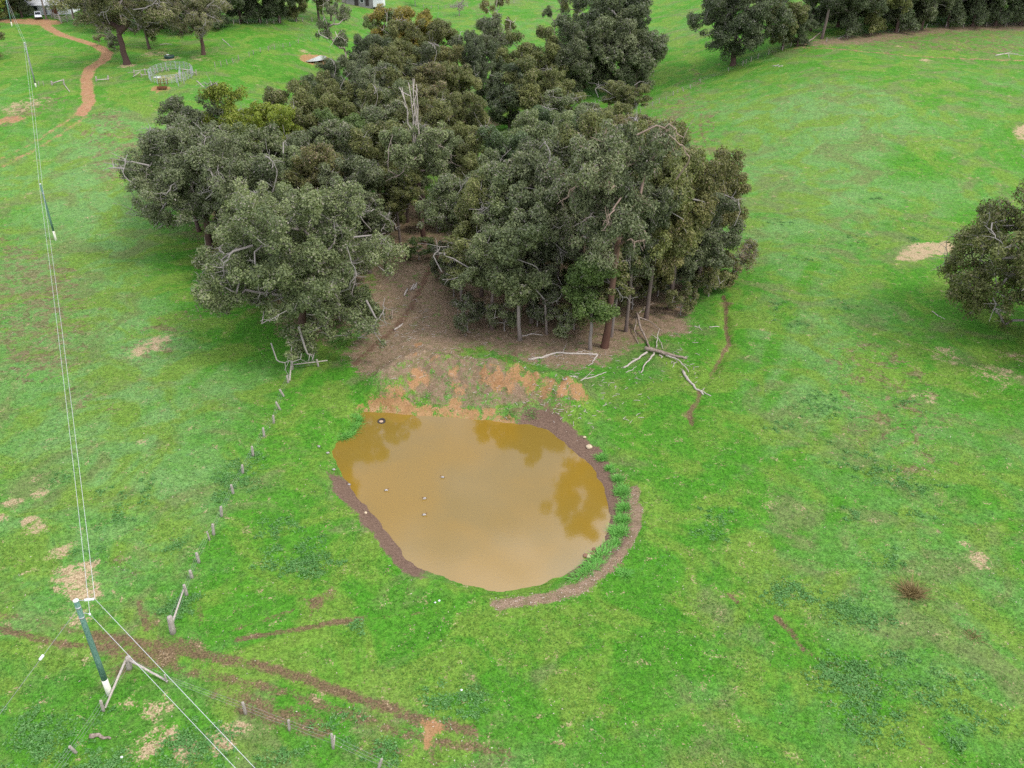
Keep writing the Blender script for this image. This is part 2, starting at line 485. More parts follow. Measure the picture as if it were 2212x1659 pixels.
    for q in ([(1700,620),(1650,740),(1600,860),(1560,980),(1450,1180)], [(1390,1250),(1500,1130),(1640,1000),(1760,930)], [(1660,700),(1690,640),(1740,560)], [(1120,1320),(1105,1420),(1090,1500)], [(1250,1300),(1300,1420),(1290,1560)], [(1420,1300),(1560,1200),(1700,1140)], [(1500,1000),(1620,880),(1700,780)], [(480,1400),(760,1450),(1000,1540)], [(250,900),(400,820),(520,700)]):
        line('pale', .8, q, .32); line('lush_and_shade', .7, [(a + 22, b + 8) for a, b in q], .45)
    line('soil', .3, [(1734,1402),(1771,1429),(1809,1444)], .55)
    line('soil', .2, [(1992,1605),(2010,1622)], .7)
    line('soil', .3, [(1515,245),(1512,275),(1520,300),(1545,350)], .62); line('patch', 1.6, [(1500,150),(1530,250),(1525,300),(1550,360)], .55)
    line('soil', .5, [(1700,108),(1790,125),(1880,140),(1960,150)], .55)
    line('red', .8, [(1720,104),(1850,110),(1990,122),(2240,132)], .50); line('patch', 1.5, [(1720,104),(1850,110),(1990,122),(2240,132)], .6)
    area('litter', 4, [(1690,105),(1760,85),(1880,70),(2030,55),(2260,42),(2260,70),(2100,66),(1960,80),(1880,96),(1760,102)], .72)
    area('patch', 3.5, [(1700,108),(1900,75),(2240,55),(2240,125),(2000,110)], 0.71)
    # leaf litter under the grove, and the clearing
    area('litter', 2.2, [(735,775),(775,715),(790,640),(800,560),(790,480),(860,430),(930,440),(960,500),(1010,560),(1100,600),(1330,600),(1470,590),(1500,650),(1480,720),(1400,735),(1330,770),(1290,800),(1210,800),(1110,775),(1030,745),(960,760),(890,800),(830,850),(770,800)], .80)
    area('litter', 6, [(440,560),(400,470),(480,400),(640,400),(850,400),(900,470),(860,640),(760,740),(640,760),(560,700)], .62)
    area('litter', 6, [(900,470),(1000,380),(1200,420),(1450,480),(1560,560),(1500,640),(1200,620),(1000,600)], .72)
    area('litter', 6, [(680,230),(820,180),(1000,200),(1060,260),(980,340),(760,330)], .62)
    spot('litter', 1040, 262, 6, .7)
    line('soil', .42, [(945,545),(915,610),(903,635),(885,670),(853,710),(803,752),(768,785)], .92)
    line('soil', .6, [(1106,760),(1125,790),(1140,810)], .6)
    spot('litter', 1450, 705, 3.0, .85); spot('litter', 1105, 745, 3, .8)
    # the eroded clay mound north of the water
    for p, r, s in (((912,815), 1.60, 0.70), ((895,830), 1.12, 0.74), ((980,800), 1.04, 0.70), ((1050,805), 1.44, 0.66), ((1075,820), 1.36, 0.66), ((1110,815), 1.84, 0.64), ((1145,830), 1.44, 0.66), ((1180,840), 1.36, 0.66), ((1215,842), 1.20, 0.66), ((1245,848), 1.20, 0.61), ((905,745), 0.96, 0.54), ((890,765), 1.12, 0.51), ((940,770), 1.12, 0.49), ((1000,840), 1.76, 0.45), ((860,855), 1.28, 0.57), ((985,872), 1.20, 0.70), ((845,862), 1.28, 0.61)):
        spot('clay', p[0], p[1], r * .72, min(.98, s * 1.12), r * .72)
    line('clay', .6, [(1106,798),(1140,808),(1200,825),(1262,850)], .62)
    area('litter', 2.5, [(770,800),(890,725),(1000,745),(1110,790),(1240,850),(1220,885),(1100,893),(900,885),(825,868)], .60)
    area('patch', 1.8, [(760,800),(880,720),(1000,740),(1120,790),(1270,850),(1240,890),(1100,895),(900,885),(820,870)], 0.78)
    area('soil', 2.0, [(800,862),(900,770),(1000,770),(1180,825),(1270,850),(1210,880),(1000,890),(830,885)], .40)
    # pond rim
    dp = sdist(x, y, POND)
    ang = np.degrees(np.arctan2(y - POND_C[1], x - POND_C[0]))
    wob = .9 * (fbm(x / 1.2, y / 1.2, 41, 3) - .5)
    def ring(k, a0, a1, w, s, fade=14, off=0):
        a = (ang - a0) % 360; L = (a1 - a0) % 360
        f = ss(0, fade, a) * (1 - ss(L - fade, L, a)) * (a < L)
        m[k][:] = np.maximum(m[k], f * s * (1 - ss(w * .55, w * 1.25, dp - off + wob)) * (dp - off + wob > -w * .4 if off else 1))
    ring('mud', 0, 360, .85, 1.0, 1)
    ring('mud', -60, 75, 1.7, 1.0); ring('mud', 0, 65, 1.5, .8)
    ring('soil', 38, 72, 3.6, .55)
    ring('clay', 60, 140, 1.2, .72); ring('mud', 165, 262, 1.5, .9)
    line('litter', .62, [(1365,1060),(1372,1100),(1372,1135),(1358,1165),(1340,1195),(1310,1225),(1275,1253),(1235,1275),(1195,1290),(1120,1300),(1075,1306)], .95, .5)
    area('litter', .6, [(1215,1288),(1290,1245),(1335,1200),(1350,1190),(1345,1215),(1290,1265),(1220,1298)], .9)
    area('soil', 1.5, [(1190,925),(1240,940),(1300,985),(1340,1010),(1360,1040),(1340,1050),(1290,1010),(1240,970)], .8)
    line('soil', .25, [(1340,1200),(1345,1225),(1352,1260)], .55)
    # straw patches
    area('straw', .7, [(1932,556),(1960,530),(2010,520),(2065,522),(2075,545),(2010,552),(1985,566),(1940,562)], .98)
    area('straw', 1.0, [(2185,285),(2205,268),(2240,262),(2240,310),(2200,300)], .95)
    area('straw', .5, [(118,1235),(150,1215),(222,1208),(205,1232),(210,1260),(240,1290),(200,1300),(150,1300),(120,1280),(105,1262)], .80)
    area('straw', .3, [(122,1240),(150,1226),(205,1225),(190,1245),(150,1260)], .95)
    for p, r in (((89,1061), .9), ((20,1087), .8), ((38,1083), .6), ((126,1196), .9), ((4,1120), .7), ((80,1140), .9), ((60,1125), .7), ((172,1338), .9), ((330,745), 2.0), ((292,763), 1.3), ((345,735), 1.5), ((520,1610), .0)):
        if r: spot('straw', p[0], p[1], r, .78)
    for p, r in (((325,1605), 1.0), ((350,1590), 1.0), ((305,1625), .9), ((330,1535), .9), ((370,1525), .6), ((280,1515), .5), ((400,1625), 1.2), ((480,1600), 1.2), ((520,1580), .8), ((1812,1595), .0)):
        if r: spot('straw', p[0], p[1], r, .68)
    for p, r, s in (((2045,770), 2.2, .50), ((2150,810), 2.6, .50), ((2190,770), 1.6, .5), ((2118,1212), 1.1, .72), ((2085,1175), .6, .7), ((1810,185), 0, 0), ((1998,130), 1.6, .8), ((1945,100), 1.5, .5), ((2000,860), 1.5, .42), ((1660,1085), .9, .55), ((1360,262), 3.0, .6), ((1400,300), 3, .5), ((1240,40), 3, .5), ((335,116), 3.0, .7), ((366,127), 2.6, .7), ((430,126), 3, .5), ((275,142), 2.2, .8), ((345,192), 2.4, .75), ((365,165), 3.5, .5), ((660,112), 2, .6)):
        if r: spot('straw' if s != .75 else 'clay', p[0], p[1], r, s)
    d2 = sdist(x, y, DAM2); m['clay'] = np.maximum(m['clay'], .85 * (1 - ss(.3, 2.2, d2)) * (y > 150) * (d2 > -50))
    # brown clover patches on the left paddock
    area('patch', 3.5, [(-40,480),(60,520),(170,560),(210,680),(190,800),(60,830),(-40,820)], 0.73)
    area('patch', 3.5, [(180,230),(330,250),(330,420),(210,400),(150,300)], 0.59)
    area('patch', 3.5, [(260,700),(380,680),(460,660),(400,760),(270,800)], 0.65)
    area('patch', 3.5, [(100,820),(260,830),(260,920),(120,900)], 0.50); area('patch', 2.8, [(210,1190),(310,1190),(310,1240),(240,1250)], 0.61)
    area('patch', 3.5, [(1750,700),(2000,740),(2100,950),(2000,1100),(1830,1000)], 0.53)
    area('patch', 3.5, [(1380,230),(1520,180),(1560,330),(1450,330)], 0.59)
    area('patch', 3.5, [(620,1270),(740,1260),(760,1310),(640,1330)], 0.53)
    # tints
    area('lush_and_shade', 5, [(640,790),(800,830),(780,890),(720,960),(700,1050),(850,1240),(1100,1300),(1370,1200),(1400,1050),(1340,950),(1500,820),(1560,700),(1600,900),(1560,1100),(1450,1350),(1200,1560),(900,1450),(600,1400),(450,1330),(520,1100),(600,900)], .9)
    area('lush_and_shade', 6, [(330,540),(460,520),(620,700),(560,790),(430,720),(350,620)], .9)  # shade left of the grove, painted as deeper green grass
    area('lush_and_shade', 6, [(1350,110),(1570,105),(1600,135),(1450,165),(1390,220)], .9)  # shadow of the lone dark tree painted into the grass colour
    area('lush_and_shade', 5, [(1880,580),(2060,570),(2212,690),(2240,760),(2080,730),(1950,640)], .9)  # painted shade under and left of the right-hand spreading tree
    area('lush_and_shade', 3, [(1990,170),(2030,190),(2010,240),(1985,215)], .8); area('lush_and_shade', 4, [(1930,330),(2040,330),(2030,370),(1930,370)], .7)
    area('lush_and_shade', 6, [(1000,240),(1100,260),(1090,320),(1040,300)], .8)
    area('lush_and_shade', 14, [(-30,60),(200,80),(210,140),(190,200),(-30,180)], .5)
    area('lush_and_shade', 14, [(450,90),(620,60),(640,180),(480,170)], .6)
    area('pale', 14, [(-60,300),(330,260),(330,450),(440,640),(480,1000),(380,1250),(260,1300),(-60,1250)], .8)
    area('pale', 14, [(1400,250),(1700,160),(2000,220),(1960,420),(1700,600),(1520,500)], .6)
    area('pale', 8, [(1600,660),(1900,640),(1980,760),(1800,900),(1650,800)], .45)
    area('pale', 8, [(1600,1300),(2240,1150),(2240,1700),(1700,1700)], .35)

    cols = {'ma': np.stack([m['soil'], m['litter'], m['straw']], 1), 'mb': np.stack([m['red'], m['patch'], m['clay']], 1), 'mc': np.stack([m['lush_and_shade'], m['pale'], m['mud']], 1)}

    t = NT('paddock_ground'); P = t.coord()
    sx = t.node('ShaderNodeSeparateColor'); t.put(sx.inputs[0], t.attr('ma', 'Color'))
    sy = t.node('ShaderNodeSeparateColor'); t.put(sy.inputs[0], t.attr('mb', 'Color'))
    sz = t.node('ShaderNodeSeparateColor'); t.put(sz.inputs[0], t.attr('mc', 'Color'))
    soil, litter, straw = sx.outputs; red, patch, clay = sy.outputs; lush_and_shade, pale, mud = sz.outputs
    def cn(v, g): return t.math('MULTIPLY_ADD', t.math('SUBTRACT', v, .5), g, .5)
    nL = t.noise(P, .045, 4, .55, .6); nM = cn(t.noise(P, .30, 5, .6, .4), 1.7); nS = cn(t.noise(P, 1.4, 6, .68, .3), 2.0); nF = cn(t.noise(P, 6.5, 5, .75), 2.4); nX = cn(t.noise(P, 22.0, 3, .7), 2.2)
    nV = t.noise(P, .11, 5, .6, 1.2); nT = cn(t.noise(P, 3.0, 4, .7, .6), 2.2)
    # grass
    g_viv, g_pale, g_olive, g_yel, g_dark, g_mint = (.054, .198, .014), (.130, .255, .075), (.125, .170, .055), (.125, .220, .030), (.024, .098, .016), (.115, .240, .100)
    pf = t.math('ADD', t.math('MULTIPLY', t.math('SUBTRACT', nL, .5), 1.6), t.math('ADD', t.math('MULTIPLY', pale, .70), t.math('MULTIPLY', lush_and_shade, -.9)))
    pf = t.math('ADD', pf, t.math('MULTIPLY', t.math('SUBTRACT', nM, .5), .8))
    col = t.mix(t.rng(pf, -.25, .75), g_viv, g_pale)
    col = t.mix(t.math('MULTIPLY', t.rng(nS, .55, .9), pale), col, g_mint)
    nO = t.math('ADD', nV, t.math('ADD', t.math('MULTIPLY', lush_and_shade, -.10), t.math('MULTIPLY', t.math('SUBTRACT', nS, .5), .05)))
    col = t.mix(t.rng(nO, .47, .62, 0, .9), col, g_olive)
    nY = t.math('ADD', t.noise(P, .16, 4, .6, .8), t.math('ADD', t.math('MULTIPLY', lush_and_shade, .05), t.math('MULTIPLY', t.math('SUBTRACT', nS, .5), .04)))
    col = t.mix(t.rng(nY, .47, .62, 0, .9), col, g_yel)
    col = t.mix(t.math('MULTIPLY', t.rng(t.math('ADD', t.math('MULTIPLY', nS, .6), t.math('MULTIPLY', nT, .4)), .52, .95), t.rng(nM, .30, .75, .25, .95)), col, g_dark)
    nK = t.rng(t.noise(P, 1.7, 6, .75, .9), .38, .62); nT2 = t.rng(t.noise(P, 3.6, 5, .72, .5), .38, .62); nF2 = t.rng(t.noise(P, 8.0, 4, .75), .36, .64); nX2 = t.rng(t.noise(P, 19.0, 3, .7), .36, .64); nH = t.rng(t.noise(P, .75, 6, .74, 1.0), .38, .62)
    fine = t.math('MULTIPLY_ADD', nF2, .48, t.math('MULTIPLY_ADD', nX2, .38, t.math('MULTIPLY_ADD', nK, .30, t.math('MULTIPLY_ADD', nT2, .42, t.math('MULTIPLY_ADD', nH, .12, .18)))))
    fine = t.math('MAXIMUM', fine, .20)
    col = t.mix(t.math('MULTIPLY', nH, .22), col, t.mix(nK, g_olive, g_yel))
    col = t.scale_val(col, fine)
    def thr(mask, n, amp, a=.40, b=.60):
        return t.rng(t.math('ADD', mask, t.math('MULTIPLY', t.math('SUBTRACT', n, .5), amp)), a, b)
    nP = cn(t.noise(P, .8, 7, .72, .5), 2.6)
    nQ = t.math('ADD', t.math('MULTIPLY', nP, .55), t.math('MULTIPLY', nF, .45))
    # brown dry clover showing through
    nR = t.math('ADD', t.noise(P, .55, 9, .74, .8), t.math('MULTIPLY', t.math('SUBTRACT', patch, .60), .22))
    col = t.mix(t.math('MULTIPLY', t.math('MULTIPLY', t.rng(nR, .515, .555), t.rng(patch, .08, .3)), t.rng(nF2, 0, 1, .30, .95)), col, t.mix(nK, (.10, .055, .035), (.25, .17, .115)))
    col = t.mix(t.math('MULTIPLY', thr(patch, nP, .8, .6, 1.0), .35), col, (.17, .16, .07))
    bare = t.noise(P, .42, 8, .78, .4)
    col = t.mix(t.rng(bare, .645, .72, 0, .7), col, t.mix(nF, (.20, .15, .085), (.36, .29, .18)))
    # litter
    lit = t.ramp(nX, [(.12, (.085, .055, .037)), (.42, (.205, .138, .088)), (.66, (.32, .228, .155)), (.92, (.50, .41, .32))])
    lit = t.mix(t.rng(nS, .3, .8, 0, .6), lit, (.11, .098, .040))
    col = t.mix(thr(litter, nQ, 1.5, .38, .66), col, lit)
    sl = t.mix(nF2, (.075, .044, .029), (.21, .125, .08))
    col = t.mix(t.math('MULTIPLY', thr(soil, nQ, 1.6, .36, .98), .90), col, sl)
    gl = t.node('ShaderNodeMapping'); t.put(gl.inputs['Vector'], P); gl.inputs['Scale'].default_value = (1.0, .35, 1.0)
    nG = cn(t.noise(gl.outputs[0], 1.1, 6, .7, .6), 2.6)
    cl = t.mix(nS, (.27, .135, .055), (.42, .25, .13)); cl = t.scale_val(cl, t.math('MULTIPLY_ADD', nF, .7, .6))
    col = t.mix(t.math('MULTIPLY', thr(clay, t.math('ADD', t.math('MULTIPLY', nG, .65), t.math('MULTIPLY', nF, .35)), 1.3, .40, .68), .92), col, cl)
    rd = t.mix(nS, (.29, .125, .062), (.46, .26, .16))
    col = t.mix(t.math('MULTIPLY', thr(red, nQ, 1.35, .38, .74), .9), col, t.scale_val(rd, t.math('MULTIPLY_ADD', nF, .5, .7)))
    st = t.mix(nF2, (.22, .155, .08), (.52, .41, .25))
    col = t.mix(thr(straw, nQ, 2.6, .40, .86), col, st)
    md = t.mix(nF, (.075, .047, .033), (.23, .155, .11))
    col = t.mix(thr(mud, nQ, 1.1, .36, .62), col, md)
    hgt = t.math('ADD', t.math('MULTIPLY', nF, .5), t.math('MULTIPLY_ADD', nX, .3, t.math('MULTIPLY', nT, .5)))
    mat = t.done(t.principled(col, .95, .08, t.bump(hgt, .55, .16)))
    me = mesh_np('ground', np.stack([x, y, z], 1), F, mat, True, None, cols)
    o = link('ground', me); o['kind'] = 'structure'
    return x, y, z, m

GX, GY, GZ, GM = build_ground()

# ------------------------------------------------------------------ water
def build_water(name, poly, z, mat):
    n = len(poly); c = poly.mean(0)
    P = c + (poly - c) * 1.0
    d = (P - c); P = P + d / np.linalg.norm(d, axis=1)[:, None] * .8
    V = [(p[0], p[1], z) for p in P]
    me = bpy.data.meshes.new(name); me.from_pydata(V, [], [tuple(range(n))]); me.materials.append(mat)
    if me.polygons[0].normal.z < 0: me.flip_normals()
    o = link(name, me); o['kind'] = 'structure'
    return o
def water_mat(name, c1, c2, bump):
    t = NT(name); P = t.coord()
    a = t.noise(P, .12, 3, .5, .3); w = t.noise(P, 3.2, 3, .5, .4); w2 = t.noise(P, 11, 2, .5)
    h = t.math('ADD', w, t.math('MULTIPLY', w2, .35))
    b = t.node('ShaderNodeBsdfPrincipled')
    t.put(b.inputs['Base Color'], t.mix(t.rng(a, .35, .65), c1, c2)); b.inputs['Roughness'].default_value = .05
    b.inputs['IOR'].default_value = 1.75; t.put(b.inputs['Normal'], t.bump(h, bump, .012))
    return t.done(b.outputs[0])
M['water'] = water_mat('muddy_water', (.225, .138, .017), (.195, .130, .024), .10)
M['water2'] = water_mat('pale_water', (.13, .15, .075), (.10, .13, .06), 1.5)
build_water('pond_water', POND, WATER_Z, M['water'])
_c = DAM2.mean(0)
_z2 = h1(_c[0], _c[1]) + .12
build_water('dam_water', smooth_closed(DAM2, 2), _z2, M['water2'])

# ------------------------------------------------------------------ tree materials
def leaf_mat():
    t = NT('gum_leaves')
    ti = t.attr('tint')
    oi = t.node('ShaderNodeObjectInfo')
    col = t.ramp(ti, [(0.0, (.052, .070, .032)), (.35, (.110, .135, .060)), (.68, (.186, .212, .100)), (.86, (.25, .275, .135)), (.93, (.185, .165, .135)), (1.0, (.27, .245, .205))])
    col = t.mix(1.0, col, oi.outputs['Color'], 'MULTIPLY')
    pr = t.principled(col, .5, .28)
    tr = t.node('ShaderNodeBsdfTranslucent'); t.put(tr.inputs['Color'], t.mix(1.0, col, (1.0, 1.15, .6), 'MULTIPLY'))
    mx = t.node('ShaderNodeMixShader'); mx.inputs[0].default_value = .28
    t.l.new(pr, mx.inputs[1]); t.l.new(tr.outputs[0], mx.inputs[2])
    return t.done(mx.outputs[0])
def bark_mat():
    t = NT('gum_bark'); P = t.coord()
    mp = t.node('ShaderNodeMapping'); t.put(mp.inputs['Vector'], P); mp.inputs['Scale'].default_value = (3, 3, .6)
    n = t.noise(mp.outputs[0], 2.2, 5, .7)
    r = t.math('ADD', t.attr('rad'), t.math('MULTIPLY', t.math('SUBTRACT', n, .5), .16))
    col = t.ramp(t.math('MULTIPLY', r, 2.0), [(0.02, (.33, .305, .275)), (.22, (.27, .245, .22)), (.50, (.17, .135, .115)), (.85, (.095, .060, .048))])
    col = t.mix(1.0, t.scale_val(col, t.math('ADD', .45, n)), t.node('ShaderNodeObjectInfo').outputs['Color'], 'MULTIPLY')
    return t.done(t.principled(col, .9, .12, t.bump(n, .5, .05)))
M['leaf'] = leaf_mat(); M['bark'] = bark_mat()

# ------------------------------------------------------------------ tree generator
def leaves_np(rng, C, RC, n_per, ls, lw, flat=.75, grey=.07, BI=None, updom=.35):
    """C clump centres, RC radii -> leaf quads and tint"""
    idx = np.repeat(np.arange(len(C)), np.maximum(8, (n_per * (RC / RC.mean()) ** 2)).astype(int)); n = len(idx)
    d = rng.normal(size=(n, 3)); d[:, 2] += updom; d /= np.linalg.norm(d, axis=1)[:, None]
    rr = RC[idx] * (0.35 + 0.70 * rng.random(n) ** .6)
    # sub-lumps so that a clump is not a ball
    lump = rng.normal(size=(len(C), 5, 3)); lump /= np.linalg.norm(lump, axis=2)[:, :, None]
    dot = np.max(np.einsum('nk,nmk->nm', d, lump[idx]), 1)
    rr *= 0.72 + 0.42 * np.clip(dot, 0, 1) ** 2
    p = C[idx] + d * rr[:, None] * np.array([1, 1, flat])
    nrm = d * .7 + rng.normal(size=(n, 3)) * .55 + np.array([0, 0, .45]); nrm /= np.linalg.norm(nrm, axis=1)[:, None]
    t = rng.normal(size=(n, 3)) + np.array([0, 0, -.5]); t -= nrm * np.sum(t * nrm, 1)[:, None]; t /= np.linalg.norm(t, axis=1)[:, None]
    b = np.cross(nrm, t)
    s = (0.65 + .7 * rng.random(n))[:, None]
    V = np.stack([p - t * ls * s * .5, p + b * lw * s * .5 + nrm * .02, p + t * ls * s * .5, p - b * lw * s * .5 + nrm * .02], 1).reshape(-1, 3)
    F = np.arange(4 * n).reshape(-1, 4)
    ct = rng.normal(.46, .07, len(C)) + (rng.normal(0, .09, BI.max() + 1)[BI] if BI is not None else 0)
    tint = np.clip(ct[idx] + rng.normal(0, .15, n), 0, .88)
    g = rng.random(n) < grey * (rng.random(len(C)) * 2)[idx]
    tint[g] = rng.uniform(.92, 1, g.sum())
    return V, F, np.repeat(tint, 4)

def gen_tree(name, seed, Ht=18., R=5.5, cb=.3, nc=80, rc=1.35, n_per=230, tr=.32, ls=.44, lw=.22, lobes=5, lean=0.1, top=1.0, flat=.75, grey=.07, shell=.42, twigs=1.2, bare=0, fork=None, droop=0.0, bough=None, limbs=0, skirt=False, dead=False, limb_r=1.0):
    rng = np.random.default_rng(seed)
    zc, hz = Ht * (cb + 1) / 2, Ht * (1 - cb) / 2
    lv = rng.normal(size=(lobes, 3)); lv[:, 2] *= .6; lv /= np.linalg.norm(lv, axis=1)[:, None]
    # boughs first, then leaf clumps over the upper side of every bough
    per = 7 if R > 4 else 5
    nb = max(3, int(round(nc / per))); br = bough if bough else (2.5 if R > 8 else 1.95 if R > 4 else 1.35)
    Bc = []; tries = 0; sep = br * 1.15
    while len(Bc) < nb and tries < 6000:
        tries += 1
        d = rng.normal(size=3); d /= np.linalg.norm(d)
        f = (rng.random() ** shell)
        lob = .74 + .34 * max(0, np.max(lv @ d)) ** 2 + .05 * rng.normal()
        p = d * f * lob * np.array([R - br * .28, R - br * .28, max(.5, hz - br * .3)]) + np.array([0, 0, zc])
        if p[2] > zc: p[:2] *= top
        if skirt and p[2] < zc:
            q2 = (zc - p[2]) / hz; p[:2] *= min(1.55, max(.05, 1 - q2 * q2) ** -.32)
        p[2] -= droop * (np.hypot(p[0], p[1]) / R) ** 2
        if p[2] < Ht * cb * .6 + .8 and not (droop or skirt): continue
        p[2] = max(p[2], br * .55)
        if all(sum((p - q) ** 2) > sep * sep for q in Bc): Bc.append(p)
        elif tries % 120 == 0: sep *= .95
    C = []; BI = []
    for bi, q in enumerate(Bc):
        k = br * rng.uniform(.75, 1.25)
        for _ in range(int(per * 1.75)):
            d = rng.normal(size=3); d[2] = d[2] * .85 + .18; d /= np.linalg.norm(d)
            c = q + d * k * rng.uniform(.25, 1.18) * np.array([1, 1, .9])
            if c[2] > .6: C.append(c); BI.append(bi)
    BI = np.array(BI)
    C = np.array(C); C[:, :2] += C[:, 2:] * lean * np.array([.5, .3])
    RC = rc * rng.uniform(.55, 1.05, len(C)) * .78
    # skeleton
    fk = fork if fork else cb + .22
    npt = 7; tz = np.linspace(0, Ht * fk, npt)
    T = np.stack([lean * .5 * tz + np.cumsum(rng.normal(0, .05 * tr / .3, npt)), lean * .3 * tz + np.cumsum(rng.normal(0, .05 * tr / .3, npt)), tz], 1); T[0, :2] = 0
    pos = [T[k] for k in range(npt)]; par = [-1] + list(range(npt - 1)); trunk_n = npt
    order = np.argsort(np.linalg.norm(C - T[-1], axis=1))
    paths = []
    for ci in order:
        t = C[ci] - np.array([0, 0, RC[ci] * .25])
        A = np.array(pos); dv = t - A
        cost = np.linalg.norm(dv, axis=1) + 1.0 * np.maximum(0, A[:, 2] - t[2]) * (1 if not droop else .4) - .25 * np.minimum(A[:, 2], 6)
        cost[:max(1, trunk_n - 4)] += 3
        k = int(np.argmin(cost)); a = pos[k]
        L = np.linalg.norm(t - a); m = 3 if L < 3 else 4 if L < 6 else 6
        mid = (a + t) / 2 + rng.normal(0, .10 * L, 3) + np.array([0, 0, .10 * L])
        ids = [k]
        for s in np.linspace(0, 1, m + 1)[1:]:
            q = a * (1 - s) ** 2 + 2 * mid * s * (1 - s) + t * s * s + (rng.normal(0, .04 * L, 3) if s < 1 else 0)
            pos.append(q); par.append(ids[-1]); ids.append(len(pos) - 1)
        paths.append(ids)
    pos = np.array(pos); cnt = np.zeros(len(pos))
    for ids in paths: cnt[ids[-1]] += 1
    for k in range(len(pos) - 1, 0, -1): cnt[par[k]] += cnt[k]
    rad = limb_r * (.022 + .9 * tr * np.sqrt(cnt / max(1, cnt[0])) ** 1.12)
    B = MB()
    tp = np.concatenate([[[0, 0, -.6]], T]); tp[0, :2] = T[0, :2]
    tr_r = np.concatenate([[tr * 1.5], [tr * 1.28], tr * np.linspace(1, .72, npt - 1)])
    B.tube(tp, tr_r, 9)
    for ids in paths:
        rr = rad[ids].copy(); rr[0] = min(rr[0], rad[ids[1]] * 1.15)
        if ids[0] < trunk_n: rr[0] = min(rad[ids[1]] * 1.1, tr * .9)
        if dead: rr = np.maximum(rr, .03)
        B.tube(pos[ids], rr, 5 if rr.max() > .08 else 4, False)
    for ci in range(len(C)):                                 # fine bare twigs
        for _ in range(rng.poisson(twigs)):
            d = rng.normal(size=3); d[2] = abs(d[2]) * .6; d /= np.linalg.norm(d)
            a = C[ci]; L = RC[ci] * rng.uniform(.8, 1.45)
            B.tube([a, a + d * L * .5 + rng.normal(0, .15, 3), a + d * L + rng.normal(0, .2, 3)], [.035, .026, .012], 3, False)
    D = MB()
    for _ in range(bare):                                    # bleached dead limbs standing out of the crown
        a = T[-1] + rng.normal(0, .3, 3); az = rng.uniform(0, 6.28); sp = rng.uniform(.5, 2.6)
        e = np.array([T[-1][0] + math.cos(az) * sp, T[-1][1] + math.sin(az) * sp, Ht * rng.uniform(.98, 1.14)])
        pts = [a + (e - a) * s + rng.normal(0, .22, 3) * (0 < s < 1) for s in np.linspace(0, 1, 7)]
        D.tube(pts, np.linspace(.15, .05, 7), 5)
        for s in (3, 4, 5):
            q = pts[s]; f = q + rng.normal(0, .9, 3) + np.array([0, 0, 1.3])
            D.tube([q, (q + f) / 2 + rng.normal(0, .12, 3), f], [.08, .06, .03], 4, False)
    gaps = []
    for _ in range(limbs):                                   # gnarled limbs showing through gaps in the foliage
        ci = int(rng.integers(len(C))); c = C[ci]
        out = c - np.array([0, 0, zc * .9]); out[2] *= .8; out /= np.linalg.norm(out) + 1e-6
        side = np.cross(out, rng.normal(size=3)); side /= np.linalg.norm(side) + 1e-6
        L = rng.uniform(2.2, 4.2); a = c + out * RC[ci] * .55 - side * L * .5
        pts = [a + side * L * q + out * .55 * math.sin(q * 3.1) + rng.normal(0, .13, 3) + np.array([0, 0, .5 * q]) for q in np.linspace(0, 1, 7)]
        r0 = rng.uniform(.06, .12) * (1 if R > 8 else .75)
        B.tube([a - out * 2.2 - side * .8, *pts], np.concatenate([[r0 * 1.25], np.linspace(r0, .035, 7)]), 5, False)
        for q in (2, 3, 4, 5):
            e = pts[q] + rng.normal(0, .6, 3) + out * .7
            B.tube([pts[q], (pts[q] + e) / 2 + rng.normal(0, .1, 3), e], [r0 * .5, r0 * .32, .02], 4, False)
        for q in (1, 3, 5): gaps.append(pts[q] + out * .45)
    wood = B.mesh(name + '_wood', M['bark'], True)
    if dead: return wood, None, Ht, R, None
    dl = D.mesh(name + '_dead', M['pale_wood'], True) if bare else None
    V, F, ti = leaves_np(rng, C, RC, n_per * 1.02, ls * .66, lw * .70, min(1., flat * 1.2), grey, BI)
    if gaps:
        ce = V.reshape(-1, 4, 3).mean(1); ok = np.ones(len(ce), bool)
        for g in gaps: ok &= np.sum((ce - g) ** 2, 1) > rng.uniform(.5, .85) ** 2
        V = V.reshape(-1, 4, 3)[ok].reshape(-1, 3); ti = ti[np.repeat(ok, 4)]; F = np.arange(len(V)).reshape(-1, 4)
    crown = mesh_np(name + '_leaves', V, F, M['leaf'], False, {'tint': ti})
    return wood, crown, Ht, R, dl

